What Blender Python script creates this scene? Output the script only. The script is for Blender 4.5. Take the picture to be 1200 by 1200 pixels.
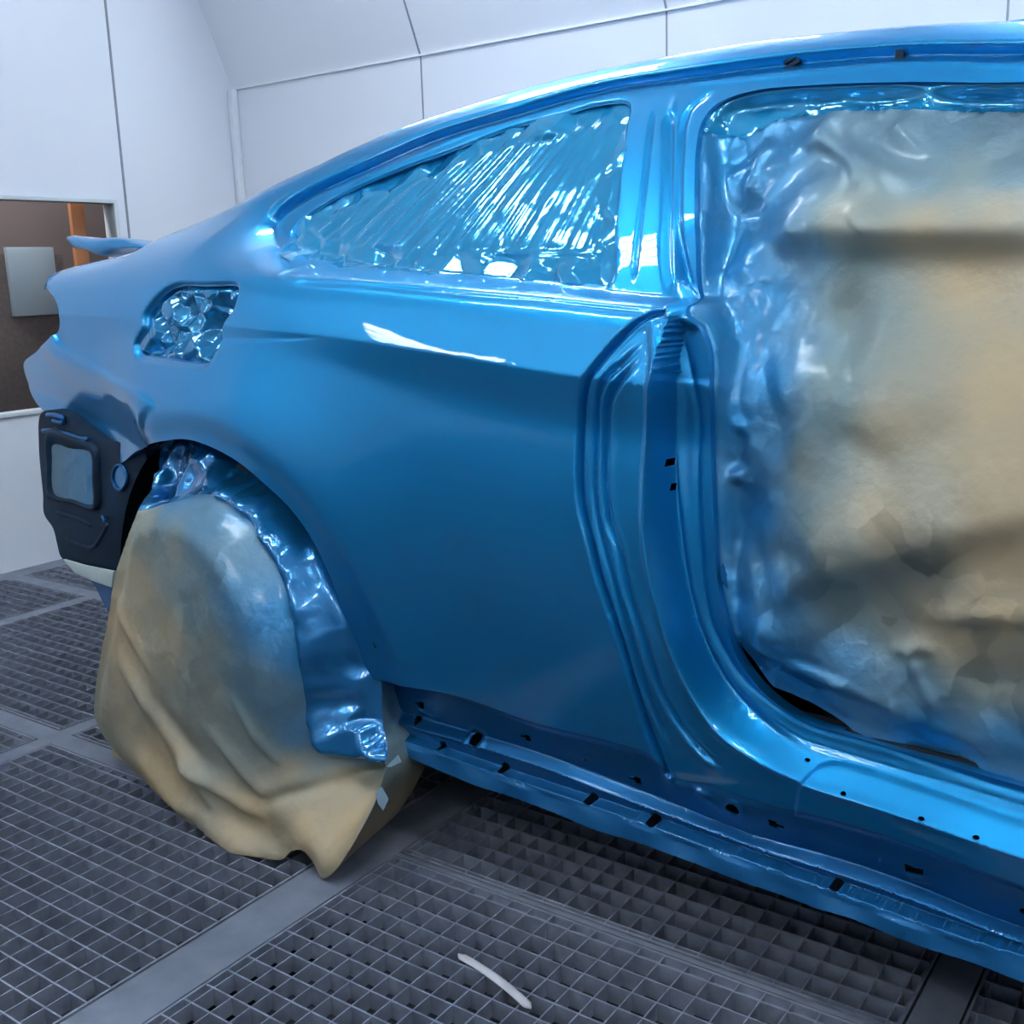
import bpy, bmesh, math, random
import numpy as np
from mathutils import Vector, Matrix
from mathutils.geometry import delaunay_2d_cdt
random.seed(4); RNG = np.random.default_rng(7)
scene = bpy.context.scene
for o in list(bpy.data.objects): bpy.data.objects.remove(o)
COL = scene.collection
# ---------------------------------------------------------------- camera, world, exposure, lamps
CAM = {"loc": [0, -1.18938, 1.02], "rx": [0.765549, 0.642569, -0.032237], "ry": [-0.111785, 0.182189, 0.976889], "rz": [0.633592, -0.744253, 0.211304], "ex": [0.996507, 0.083514]}
EX = Vector((CAM['ex'][0], CAM['ex'][1], 0)); EY = Vector((-EX.y, EX.x, 0))     # booth axes: along the booth, across it
def BW(a, b, z=0.0): return EX*a+EY*b+Vector((0, 0, z))
BROT = math.atan2(EX.y, EX.x)
cd = bpy.data.cameras.new('camera'); cam = bpy.data.objects.new('camera', cd); COL.objects.link(cam)
cd.sensor_fit = 'HORIZONTAL'; cd.sensor_width = 36; cd.lens = 36*1282/1200; cd.clip_start = .02
cx, cy, cz = Vector(CAM['rx']), Vector(CAM['ry']), Vector(CAM['rz'])
cam.matrix_world = Matrix(((cx.x, cy.x, cz.x, CAM['loc'][0]), (cx.y, cy.y, cz.y, CAM['loc'][1]), (cx.z, cy.z, cz.z, CAM['loc'][2]), (0, 0, 0, 1)))
scene.camera = cam
w = bpy.data.worlds.new('world'); scene.world = w; w.use_nodes = True
w.node_tree.nodes['Background'].inputs[0].default_value = (.55, .68, .9, 1); w.node_tree.nodes['Background'].inputs[1]  .default_value = .06
scene.view_settings.view_transform = 'Standard'; scene.view_settings.look = 'None'
scene.view_settings.exposure = 0.0; scene.view_settings.gamma = 1.0; scene.view_settings.use_curve_mapping = False
LAMP_COL = (.90, .955, 1.0); TUBE = 17.0; TOP = 52.0
def area(name, a, b, z, sx, sy, power, nrm):
    l = bpy.data.lights.new(name, 'AREA'); l.shape = 'RECTANGLE'; l.size = sx; l.size_y = sy; l.energy = power; l.color = LAMP_COL
    o = bpy.data.objects.new(name, l); COL.objects.link(o)
    zax = -Vector(nrm).normalized(); xax = EX; yax = zax.cross(xax)
    o.matrix_world = Matrix(((xax.x, yax.x, zax.x, 0), (xax.y, yax.y, zax.y, 0), (xax.z, yax.z, zax.z, 0), (0, 0, 0, 1)))
    o.location = BW(a, b, z); return o
# ---------------------------------------------------------------- traced outlines (metres, x along the car, z up)
D_SIL = [[-2.4556,0.0852,1.0193],[-2.4718,0.0984,1.0403],[-2.479,0.1195,1.0632],[-2.4314,0.1265,1.0733],[-2.3225,0.1295,1.083],[-2.2162,0.1368,1.0938],[-2.1587,0.165,1.1076],[-2.1127,0.21,1.1379],[-2.0493,0.24,1.1614],[-1.958,0.28,1.2003],[-1.8664,0.3,1.2284],[-1.774,0.315,1.2514],[-1.6986,0.325,1.2728],[-1.5456,0.335,1.308],[-1.4048,0.34,1.3266],[-1.2744,0.345,1.3407],[-1.1548,0.35,1.3499],[-1.0462,0.355,1.3536],[-0.9439,0.36,1.3556],[-0.8461,0.36,1.3553],[-0.7125,0.36,1.3471],[-0.5919,0.36,1.3376],[-0.448,0.36,1.3183]]
D_TAIL = [[-2.4279,1.0193],[-2.3883,1.0021],[-2.3548,0.9705],[-2.3557,0.9463],[-2.3826,0.9233],[-2.4971,0.8863],[-2.6792,0.8368],[-2.7107,0.7923],[-2.6765,0.759],[-2.5817,0.724],[-2.483,0.7086],[-2.4114,0.6835],[-2.3401,0.6636],[-2.2757,0.6404],[-2.2299,0.6358]]
D_ARCH = [[-2.2299,0.6358],[-2.1772,0.6496],[-2.0881,0.6819],[-1.8694,0.7293],[-1.7795,0.7391],[-1.7002,0.729],[-1.6285,0.7078],[-1.5649,0.6743],[-1.5072,0.6348],[-1.4667,0.5878],[-1.4427,0.534],[-1.4311,0.4874],[-1.4263,0.4235],[-1.4239,0.3714],[-1.4271,0.3189],[-1.42,0.2736],[-1.3931,0.2309]]
D_BOT = [[-1.3974,0.085,0.1892],[-1.2212,0.085,0.1799],[-1.0324,0.085,0.181],[-0.9303,0.085,0.1786],[-0.7946,0.085,0.1815],[-0.7018,0.085,0.1804],[-0.5615,0.085,0.1797],[-0.5136,0.085,0.1826],[-0.4429,0.085,0.179],[-0.3004,0.085,0.1816]]
D_PINCH = [[-1.3773,0.08,0.208],[-1.2151,0.08,0.2058],[-0.8939,0.08,0.208],[-0.56,0.08,0.2057],[-0.3751,0.08,0.2038],[-0.3007,0.08,0.2072]]
D_PLOW = [[-1.4155,0.3269],[-1.2345,0.3294],[-1.0631,0.3142],[-0.8933,0.323],[-0.8289,0.3198],[-0.803,0.2894],[-0.7331,0.2946],[-0.6743,0.2927],[-0.6168,0.2943],[-0.5899,0.3009],[-0.4587,0.3056],[-0.3054,0.2961]]
D_BAND1 = [[-1.3797,0.1,0.2419],[-1.1718,0.1,0.2478],[-1.0563,0.1,0.248],[-0.9398,0.1,0.2437],[-0.8038,0.1,0.236],[-0.6819,0.1,0.2272],[-0.5699,0.1,0.2335],[-0.4643,0.1,0.2332],[-0.3071,0.1,0.2215]]
D_BAND2 = [[-1.3705,0.09,0.2277],[-1.1636,0.09,0.2349],[-1.0488,0.09,0.2359],[-0.9329,0.09,0.2294],[-0.7976,0.09,0.2255],[-0.6765,0.09,0.2215],[-0.6407,0.09,0.2203],[-0.5651,0.09,0.2232],[-0.46,0.09,0.2225],[-0.3039,0.09,0.2154]]
D_DRIP1 = [[-1.6599,1.0551],[-1.7362,1.0791],[-1.8084,1.1145],[-1.8376,1.141],[-1.8311,1.1711],[-1.7697,1.2005],[-1.6072,1.2444],[-1.4583,1.2848],[-1.2746,1.3073],[-1.1021,1.3224],[-0.9445,1.3237],[-0.7585,1.3196],[-0.5914,1.3058],[-0.4441,1.2857]]
D_DRIPC = [[-1.5911,1.0413],[-1.6546,1.0563],[-1.7331,1.0806],[-1.7949,1.1106],[-1.8206,1.1351],[-1.8068,1.1595],[-1.7545,1.186],[-1.5965,1.229],[-1.4459,1.2663],[-1.2639,1.2895],[-1.0946,1.3085],[-0.9376,1.3092],[-0.753,1.3061],[-0.5871,1.2932],[-0.4401,1.2717]]
D_DRIP2 = [[-1.5819,1.041],[-1.6285,1.0496],[-1.7107,1.075],[-1.7835,1.1101],[-1.796,1.1389],[-1.7484,1.1691],[-1.584,1.2103],[-1.433,1.2464],[-1.368,1.2625],[-1.2312,1.2827],[-1.1054,1.2972],[-1.0073,1.3024],[-0.9473,1.2984],[-0.8346,1.2922],[-0.7023,1.2862],[-0.5824,1.2795],[-0.4353,1.2545]]
D_WIN = [[-1.7459,1.1198],[-1.7266,1.14],[-1.6297,1.1821],[-1.5004,1.2143],[-1.3756,1.2378],[-1.2468,1.2642],[-1.1377,1.2745],[-1.0901,1.2814],[-1.0214,1.2743],[-1.007,1.2349],[-0.9852,1.1637],[-0.9608,1.0841],[-0.938,1.0041],[-0.9825,1.005],[-1.1003,1.0138],[-1.2602,1.0255],[-1.4357,1.0388],[-1.5984,1.0586],[-1.6395,1.0631],[-1.7174,1.091]]
D_OPEN = [[-0.432,1.2324],[-0.577,1.252],[-0.6987,1.2648],[-0.8085,1.2693],[-0.8578,1.2564],[-0.8698,1.2322],[-0.8625,1.1912],[-0.8179,1.0617],[-0.8062,0.991],[-0.7654,0.9215],[-0.7575,0.8639],[-0.7597,0.7884],[-0.7474,0.6703],[-0.7432,0.6034],[-0.727,0.5237],[-0.7151,0.4868],[-0.6963,0.4617],[-0.6685,0.4376],[-0.6205,0.4164],[-0.5231,0.4087],[-0.4605,0.4061],[-0.4065,0.4058],[-0.3302,0.4023]]
D_E1 = [[-0.7985,0.9658],[-0.8311,0.9584],[-0.8635,0.9303],[-0.8916,0.8979],[-0.9093,0.8719],[-0.9256,0.8185],[-0.927,0.7574],[-0.9215,0.6965],[-0.9046,0.6399],[-0.8909,0.591],[-0.8657,0.5197],[-0.8449,0.436],[-0.8282,0.3596],[-0.8107,0.302],[-0.804,0.2849]]
D_B2 = [[-0.8277,0.9266],[-0.8525,0.9014],[-0.8868,0.8683],[-0.9001,0.8349],[-0.9047,0.7736],[-0.8996,0.6973],[-0.8856,0.6405],[-0.8678,0.5822],[-0.8462,0.5077],[-0.8256,0.4237],[-0.8045,0.3585],[-0.7971,0.3361]]
D_B3 = [[-0.8277,0.9132],[-0.8607,0.8693],[-0.8782,0.8445],[-0.8866,0.7894],[-0.8846,0.7293],[-0.8739,0.6693],[-0.862,0.6436],[-0.8458,0.5794],[-0.8238,0.5122],[-0.8022,0.4364],[-0.7729,0.3788],[-0.7349,0.3404],[-0.7083,0.3302]]
D_E4 = [[-0.7935,0.9578],[-0.8004,0.9358],[-0.805,0.8935],[-0.8106,0.8538],[-0.8187,0.794],[-0.8208,0.7352],[-0.8177,0.6495],[-0.8094,0.6041],[-0.7931,0.5441],[-0.7699,0.4749],[-0.7464,0.4272],[-0.716,0.3877],[-0.6688,0.3631],[-0.5898,0.3471],[-0.4898,0.3446],[-0.4085,0.3412],[-0.309,0.3361]]
D_E5 = [[-0.8181,0.9493],[-0.804,0.8773],[-0.8092,0.7867],[-0.8026,0.7272],[-0.7868,0.6411],[-0.7796,0.5946],[-0.7647,0.5304],[-0.7427,0.4781],[-0.7176,0.4435],[-0.6791,0.4165],[-0.6196,0.3905],[-0.5578,0.3855],[-0.4561,0.3822],[-0.3763,0.3811],[-0.3262,0.3791]]
D_E6 = [[-0.8089,0.9513],[-0.78,0.8482],[-0.7794,0.7582],[-0.7696,0.6421],[-0.7652,0.5891],[-0.7542,0.5334],[-0.7368,0.4949],[-0.7091,0.457],[-0.668,0.4307],[-0.6111,0.4107],[-0.5087,0.4064],[-0.3281,0.394]]
D_FUEL = [[-1.6843,1.0147],[-1.6784,1.0071],[-1.6829,0.9802],[-1.7104,0.9472],[-1.7102,0.9199],[-1.7232,0.8969],[-1.7377,0.8814],[-1.8056,0.8797],[-1.9159,0.8863],[-1.9799,0.8911],[-1.9944,0.9073],[-1.9638,0.9409],[-1.965,0.9655],[-1.9381,0.9899],[-1.8976,1.0121],[-1.8643,1.0195],[-1.7712,1.0178]]
D_SLOT = [[-0.9668,1.2634],[-0.9302,1.1441],[-0.9108,1.0658],[-0.8952,1.0033]]
D_PG1 = [[-0.9367,1.2598],[-0.8804,1.1245],[-0.8493,1.0337],[-0.8195,0.9792]]
D_PR1 = [[-0.9408,1.2812],[-0.8647,1.0936],[-0.8288,1.004],[-0.7818,0.9486]]
D_PG2 = [[-0.8681,1.277],[-0.8984,1.2587],[-0.9016,1.2332],[-0.8878,1.1873],[-0.8443,1.0629],[-0.8056,0.9516]]
D_BELT = [[-1.5849,1.0356],[-1.3867,1.0232],[-1.1825,1.0066],[-1.0218,0.9946],[-0.9042,0.9823],[-0.8087,0.9764]]
D_BELT2 = [[-1.5342,1.0216],[-1.3654,1.0108],[-1.1659,0.9926],[-1.0035,0.9805],[-0.8911,0.97],[-0.8148,0.9639]]
D_STEPS = [[-0.6053,0.2887],[-0.5969,0.3343],[-0.5854,0.3569],[-0.5762,0.3678],[-0.554,0.3759],[-0.4408,0.3733],[-0.3143,0.3662]]
D_SWG1 = [[-1.7085,0.9502],[-1.6052,0.9414],[-1.5076,0.9344],[-1.4302,0.9277]]
D_SWG2 = [[-1.7096,0.9169],[-1.6022,0.9194],[-1.5075,0.9229],[-1.4302,0.9277]]
D_BUMP = [[-2.3826,0.9233],[-2.3594,0.9049],[-2.132,0.8515],[-2.0134,0.8315],[-1.9295,0.8145],[-1.886,0.7959],[-1.8865,0.7733]]
D_HOLES = [[-1.3431,0.2393,0.0065],[-1.2714,0.2154,0.0064],[-1.1981,0.2411,0.0087],[-1.1261,0.2138,0.0067],[-0.9434,0.2127,0.0069],[-0.8278,0.2126,0.0071],[-0.7,0.2662,0.0082],[-0.539,0.2101,0.0054],[-0.3083,0.2492,0.0052],[-0.969,0.2636,0.0034]]
D_KEYH = [[-1.3294,0.2722],[-1.0843,0.2721],[-0.8691,0.257],[-0.6401,0.2604]]
D_RECT = [[-0.4567,0.2638],[-0.4433,0.2612],[-0.4314,0.263],[-0.4311,0.2548],[-0.4418,0.2521],[-0.4561,0.2495]]
D_SLOTS = [[-0.5929,0.3679],[-0.5297,0.3488],[-0.4282,0.3459],[-0.3623,0.3423]]
D_WRAP = [[-1.9616,-0.0,0.6232],[-1.9779,-0.02,0.5968],[-1.9909,-0.05,0.5355],[-2.0173,-0.07,0.4593],[-2.0662,-0.08,0.3309],[-2.1055,-0.08,0.2571],[-2.1329,-0.08,0.1935],[-2.1441,-0.08,0.1085],[-2.0924,-0.085,0.0643],[-1.9905,-0.09,0.0298],[-1.8468,-0.1043,0.006],[-1.7009,-0.1247,0.006],[-1.589,-0.147,0.006],[-1.5536,-0.1355,0.006],[-1.4951,-0.1102,0.006],[-1.474,-0.1,0.027],[-1.4369,-0.1,0.0412],[-1.4125,-0.1,0.0315],[-1.3901,-0.1,0.0065],[-1.3639,-0.1,0.0207],[-1.3266,-0.09,0.0692],[-1.3082,-0.07,0.114],[-1.2994,-0.05,0.1476],[-1.2991,-0.03,0.1789],[-1.3299,0.02,0.2114],[-1.3642,0.05,0.2303],[-1.3808,0.06,0.3171],[-1.4187,0.06,0.4693],[-1.499,0.06,0.584],[-1.6228,0.06,0.6662],[-1.7731,0.06,0.7193],[-1.9439,0.07,0.7318],[-2.0139,0.05,0.6852]]
D_WFILM = [[-2.0991,0.5511],[-1.8488,0.6118],[-1.782,0.6329],[-1.7184,0.6373],[-1.6492,0.6199],[-1.5744,0.5735],[-1.5182,0.5045],[-1.4817,0.4207],[-1.471,0.3284],[-1.4759,0.2438],[-1.4557,0.1957],[-1.4038,0.1832],[-1.3427,0.1885]]
D_WSPRAY = [[-1.883,0.581,0.3],[-1.684,0.615,0.7],[-1.762,0.534,0.35],[-1.578,0.563,0.7],[-1.569,0.483,0.8],[-1.506,0.452,0.95],[-1.452,0.387,1],[-1.442,0.237,1],[-1.481,0.228,0.8],[-1.533,0.333,0.6],[-1.669,0.27,0.3],[-1.792,0.362,0.15],[-1.981,0.325,0.0],[-1.84,0.085,0],[-1.566,0.078,0],[-1.439,0.126,0.1],[-1.405,0.189,0.6],[-1.501,0.167,0.15],[-1.552,0.215,0.35],[-1.441,0.077,0],[-1.923,0.46,0.08],[-1.692,0.463,0.45],[-1.37,0.091,0.0],[-1.615,0.564,0.65],[-1.822,0.659,1],[-1.631,0.642,1],[-1.42,0.138,0.1],[-1.653,0.373,0.35],[-1.469,0.18,0.4]]
D_DSPRAY = [[-0.878,1.226,1],[-0.83,1.159,1],[-0.795,1.037,1],[-0.767,0.92,1],[-0.737,0.806,1],[-0.745,0.685,1],[-0.732,0.562,1],[-0.678,0.521,1],[-0.743,1.188,0.9],[-0.744,1.093,0.9],[-0.643,1.189,0.6],[-0.528,1.188,0.55],[-0.432,1.178,0.55],[-0.422,1.125,0.55],[-0.516,1.133,0.5],[-0.665,1.033,0.65],[-0.713,0.978,0.95],[-0.592,0.976,0.4],[-0.422,1.074,0.15],[-0.5,1.058,0.12],[-0.437,1.004,0.05],[-0.615,1.072,0.3],[-0.595,0.869,0.45],[-0.691,0.866,0.95],[-0.684,0.786,0.85],[-0.61,0.769,0.4],[-0.511,0.82,0.15],[-0.377,0.877,0.05],[-0.558,0.684,0.25],[-0.629,0.651,0.6],[-0.692,0.691,0.95],[-0.504,0.713,0.1],[-0.366,0.779,0.05],[-0.359,0.678,0.05],[-0.355,0.604,0.05],[-0.445,0.588,0.1],[-0.556,0.591,0.45],[-0.653,0.587,0.85],[-0.554,0.509,0.8],[-0.463,0.504,0.6],[-0.351,0.529,0.35],[-0.44,0.438,1],[-0.347,0.451,0.9],[-0.614,0.483,1],[-0.352,0.55,0.15],[-0.413,0.571,0.1],[-0.487,0.58,0.3],[-0.452,1.275,0.7],[-0.901,1.306,1],[-0.316,0.832,0.05],[-0.294,0.53,0.35]]
D_GAP = [[-0.766,0.5561],[-0.7456,0.5273],[-0.7276,0.5049],[-0.7048,0.4796],[-0.6721,0.4553],[-0.6143,0.4325],[-0.5527,0.4122],[-0.494,0.3976],[-0.4381,0.3882],[-0.3846,0.3795],[-0.3336,0.3784]]
D_DFOLD = [[-0.824,1.116,-0.64,1.225,0.03,0.012,0],[-0.782,1.037,-0.663,1.075,0.03,0.014,0],[-0.767,1.081,-0.307,1.056,0.04,0.036,2],[-0.663,1.075,-0.307,1.056,0.06,0.02,0],[-0.759,1.001,-0.537,0.923,0.05,-0.02,0],[-0.709,1.208,-0.529,1.091,0.012,0.012,0],[-0.6,1.207,-0.426,1.146,0.03,0.012,0],[-0.441,0.72,-0.267,0.778,0.05,-0.012,0],[-0.687,0.843,-0.578,0.901,0.05,0.012,0],[-0.795,1.037,-0.677,0.983,0.03,0.01,0],[-0.766,0.978,-0.608,0.939,0.04,0.012,0],[-0.692,0.581,-0.268,0.785,0.05,0.036,2],[-0.608,0.746,-0.276,0.862,0.06,-0.01,0],[-0.472,0.589,-0.255,0.622,0.012,0.008,2],[-0.705,0.616,-0.581,0.658,0.03,-0.015,0],[-0.652,1.227,-0.611,1.108,0.014,0.006,0],[-0.613,1.214,-0.46,1.113,0.018,0.008,0],[-0.671,1.229,-0.707,1.172,0.012,0.006,0],[-0.767,1.202,-0.789,1.114,0.01,0.006,0],[-0.751,1.194,-0.824,1.141,0.01,0.005,0],[-0.718,0.52,-0.462,0.457,0.01,0.008,0],[-0.633,0.492,-0.542,0.475,0.012,0.007,0],[-0.42,0.514,-0.25,0.551,0.05,-0.015,0],[-0.481,0.558,-0.429,0.465,0.008,0.006,0],[-0.691,0.518,-0.555,0.568,0.03,0.01,0],[-0.609,1.096,-0.569,1.051,0.006,0.004,2],[-0.586,0.815,-0.48,0.758,0.02,-0.004,0],[-0.503,0.537,-0.433,0.556,0.01,0.008,2],[-0.733,0.735,-0.724,0.807,0.012,-0.01,0],[-0.766,0.683,-0.722,0.76,0.012,0.01,0],[-0.762,0.658,-0.745,0.585,0.02,-0.018,0],[-0.746,0.572,-0.679,0.558,0.02,-0.012,0]]
D_DTAPE = [[-0.9,1.229],[-0.815,1.207],[-0.773,1.224],[-0.702,1.228],[-0.603,1.221],[-0.511,1.208],[-0.427,1.198],[-0.367,1.19]]
D_PLATE = [[-2.537,0.734],[-2.5649,0.656],[-2.5725,0.5758],[-2.5747,0.5332],[-2.5823,0.4853],[-2.5444,0.4513],[-2.5336,0.4099],[-2.5233,0.3834],[-2.4073,0.3811],[-2.2738,0.3865],[-2.2174,0.4528],[-2.1733,0.5171],[-2.1236,0.5989],[-2.0944,0.6484],[-2.1008,0.6848],[-2.1603,0.6897],[-2.2397,0.6935],[-2.3332,0.7161],[-2.4231,0.7403]]
D_VOUT = [[-2.4976,0.699],[-2.3955,0.6957],[-2.3046,0.6805],[-2.2828,0.6628],[-2.2918,0.6036],[-2.3116,0.5285],[-2.414,0.5312],[-2.5291,0.5376],[-2.5187,0.6135]]
D_VIN = [[-2.4871,0.6591],[-2.4039,0.6593],[-2.3178,0.6542],[-2.322,0.6008],[-2.3315,0.5402],[-2.4236,0.5404],[-2.5096,0.55],[-2.5004,0.6048]]
D_OVAL = [[-2.1981,0.641],[-2.1788,0.6332],[-2.1721,0.6148],[-2.1866,0.5944],[-2.2063,0.5828],[-2.2264,0.5885],[-2.2328,0.6091],[-2.2216,0.6294]]
D_RIB1 = [[-2.5142,0.4972],[-2.4227,0.4933],[-2.3553,0.4831]]
D_RIB2 = [[-2.484,0.4356],[-2.3673,0.4284],[-2.3233,0.4567],[-2.2816,0.4961]]
D_CLIP = [[-2.2703,0.5153]]
D_TAPE = [[-2.4832,0.387],[-2.3882,0.3861],[-2.2558,0.3916],[-2.2714,0.3507],[-2.3569,0.3535],[-2.4332,0.3606]]
D_PLAST = [[-2.4214,0.3602],[-2.349,0.3548],[-2.2904,0.3476],[-2.3056,0.3101],[-2.3271,0.2794],[-2.3487,0.3028],[-2.3725,0.3344]]
D_PIN = [[-2.5553,0.5327]]
D_BR = [[-2.4931,0.7336],[-2.4565,0.7357],[-2.4185,0.7299],[-2.4244,0.7216],[-2.4675,0.723]]
D_BR2 = [[-2.523,0.6953],[-2.4858,0.6977],[-2.4152,0.6944],[-2.3589,0.6884],[-2.3212,0.6891]]
D_FLAP = [[-2.1721,-0.04,0.035],[-2.0629,-0.05,-0.0062],[-1.9956,-0.05,-0.0185],[-2.0221,-0.045,-0.0662],[-2.0886,-0.045,-0.062],[-2.1546,-0.04,-0.036],[-2.1797,-0.04,-0.0019]]
D_TAB = [[-1.2987,-0.045,0.1694],[-1.2825,-0.045,0.1866],[-1.2675,-0.045,0.1678],[-1.282,-0.045,0.1431],[-1.2938,-0.045,0.152]]
D_TAB2 = [[-1.3189,0.0,0.1948],[-1.2869,0.0,0.2257],[-1.2793,0.0,0.2153],[-1.3058,0.0,0.1984]]
D_SPOIL = [[-2.6943,1.1506],[-2.6724,1.1538],[-2.584,1.1435],[-2.4409,1.137],[-2.3874,1.1248],[-2.3423,1.1132],[-2.4281,1.1067],[-2.5185,1.096],[-2.6023,1.1155],[-2.6781,1.1289]]
D_CLIPS = [[-0.7632,0.36,1.3046],[-0.6037,0.36,1.2922]]
D_PH = [[-0.8131,0.7561],[-0.8095,0.7205],[-0.7487,0.5984],[-0.7515,0.7646],[-0.7448,0.7245],[-0.7398,0.6816]]
# ---------------------------------------------------------------- body surface: depth y over (x, z), metres
def sstep(t): t = np.clip(t, 0, 1); return t*t*(3-2*t)
def interp(x, xs, ys):
    # smooth monotone-ish interpolation through knots (Catmull-Rom on sorted knots)
    x = np.asarray(x, float); xs = np.array(xs, float); ys = np.array(ys, float)
    m = np.gradient(ys, xs)
    i = np.clip(np.searchsorted(xs, x)-1, 0, len(xs)-2)
    h = xs[i+1]-xs[i]; t = np.clip((x-xs[i])/h, 0, 1)
    return (ys[i]*(2*t**3-3*t**2+1)+m[i]*h*(t**3-2*t**2+t)+ys[i+1]*(-2*t**3+3*t**2)+m[i+1]*h*(t**3-t**2))
def belt_z(x): return interp(x, [-2.8,-2.2,-1.9,-1.62,-1.2,-.8,0,.5], [1.045,1.05,1.05,1.032,1.003,.968,.905,.87])
def crease_z(x): return interp(x, [-2.8,-2.3,-1.9,-1.6,-1.4,-1.2,-1.0,-.85,0,.5], [.96,.965,.957,.944,.928,.907,.886,.872,.80,.77])
_s = np.linspace(-.9, .5, 1401)
def _table(g):
    y = np.concatenate([[0], np.cumsum((g[1:]+g[:-1])/2*np.diff(_s))])
    return y-np.interp(0, _s, y)
_g0 = interp(_s, [-.9,-.62,-.5,-.38,-.25,-.15,-.08,-.03,0,.04,.10,.5], [-.20,-.20,-.20,-.13,.0,.09,.13,.16,.20,.28,.42,.42])
_k = sstep((_s+.003)/.006)
_g1 = (1-_k)*(-.36)*(1-sstep((-_s-.035)/.055))+_k*.12*(1-sstep(_s/.07))
_T0 = _table(_g0); _T1 = _table(_g1)
WC = (-1.775, .335)
def Lower(x, z):
    s = z-crease_z(x)
    w = np.maximum(sstep((x+1.66)/.55), .5*sstep((-1.95-x)/.25))
    # the undercut grows in height towards the door: stretch s below the crease
    y = np.interp(s, _s, _T0)+w*np.interp(np.where(s < 0, s/(.5+.6*w), s), _s, _T1)
    y = y+.045-.030*np.exp(-((x+1.75)/.42)**2)
    r = np.hypot(x-WC[0], z-WC[1])
    y = y-.030*np.exp(-((r-.40)/.15)**2)*(1-.5*sstep((z-.75)/.3))
    y = y+.010*sstep((.462-r)/.05)
    t = np.maximum(-2.05-x, 0)
    y = y+.085*t**2+.5*np.maximum(-2.60-x, 0)**2
    zb = .858+(-2.115-x)*.16
    y = y+sstep((-1.88-x)/.16)*.42*np.clip(zb-.02-z, 0, .14)
    s2 = np.maximum(z-(belt_z(x)-.035), 0)
    y = y+6.5*s2**2+14*np.maximum(z-belt_z(x)+.004, 0)**2*sstep((x+1.9)/.5)*8
    return y
def Upper(x, z):
    zb = belt_z(x)
    yb = interp(x, [-2.8,-2.4,-2.15,-2.0,-1.87,-1.75,-1.6,-1.4,-1.1,-.6,0,.5], [.30,.23,.19,.187,.183,.177,.166,.15,.13,.115,.11,.115])
    u = z-zb
    return yb+.52*np.maximum(u, 0)+.42*np.maximum(u, 0)**2+1.5*np.maximum(-u, 0)
def S0(x, z):
    a = Lower(x, z); b = Upper(x, z)
    k = np.interp(x, [-2.8,-2.2,-1.9,-1.65,-1.5,-1.35,.5], [.07,.07,.065,.05,.02,.006,.004])
    h = np.clip(.5+.5*(b-a)/k, 0, 1)
    return b*(1-h)+a*h-k*h*(1-h)
def WFACE(X, Z):
    # front of the wheel bag: flat before the tyre, tucked back into the arch above and ahead
    r = np.hypot(X-WC[0], Z-WC[1])
    w = sstep((Z-.22+(X-WC[0])*.55)/.22)
    return -.100+.135*sstep((r-.235)/.15)*w+.05*np.clip(r-.36, 0, 1)/.1*w

# ---------------------------------------------------------------- helpers
def smooth_line(pts, step=.006, closed=False):
    P = np.array(pts, float); n = len(P)
    if closed: Q = np.vstack([P[-1], P, P[0], P[1]])
    else: Q = np.vstack([2*P[0]-P[1], P, 2*P[-1]-P[-2]])
    out = []
    for i in range(len(Q)-3):
        p0, p1, p2, p3 = Q[i:i+4]; L = np.linalg.norm(p2-p1); k = max(1, int(math.ceil(L/step)))
        a = max(np.linalg.norm(p1-p0), 1e-5)**.5; b = max(L, 1e-5)**.5; c = max(np.linalg.norm(p3-p2), 1e-5)**.5
        m1 = ((p1-p0)/a-(p2-p0)/(a+b)+(p2-p1)/b)*b; m2 = ((p2-p1)/b-(p3-p1)/(b+c)+(p3-p2)/c)*b
        for j in range(k):
            t = j/k; out.append(p1*(2*t**3-3*t*t+1)+m1*(t**3-2*t*t+t)+p2*(-2*t**3+3*t*t)+m2*(t**3-t*t))
    if not closed: out.append(P[-1])
    return np.array(out)
def dist_line(X, Z, line):
    # distance, signed side and arc position of points to an open polyline
    A = line[:-1]; B = line[1:]; D = B-A; L2 = (D**2).sum(1)+1e-12; L = np.sqrt(L2); cum = np.concatenate([[0], np.cumsum(L)])
    best = np.full(X.shape, 1e9); arc = np.zeros(X.shape); side = np.zeros(X.shape)
    for i in range(len(A)):
        t = np.clip(((X-A[i, 0])*D[i, 0]+(Z-A[i, 1])*D[i, 1])/L2[i], 0, 1)
        dx = X-A[i, 0]-t*D[i, 0]; dz = Z-A[i, 1]-t*D[i, 1]; d = dx*dx+dz*dz
        m = d < best; best = np.where(m, d, best); arc = np.where(m, cum[i]+t*L[i], arc); side = np.where(m, np.sign(D[i, 0]*dz-D[i, 1]*dx), side)
    return np.sqrt(best), side, arc, cum[-1]
def inside(X, Z, poly):
    r = np.zeros(X.shape, bool); n = len(poly)
    for i in range(n):
        x1, z1 = poly[i]; x2, z2 = poly[(i+1) % n]
        if z1 == z2: continue
        c = ((z1 > Z) != (z2 > Z)) & (X < (x2-x1)*(Z-z1)/(z2-z1)+x1); r ^= c
    return r
def sdist(X, Z, line, poly):
    d = dist_line(X, Z, line)[0]; return np.where(inside(X, Z, poly), d, -d)
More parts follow.
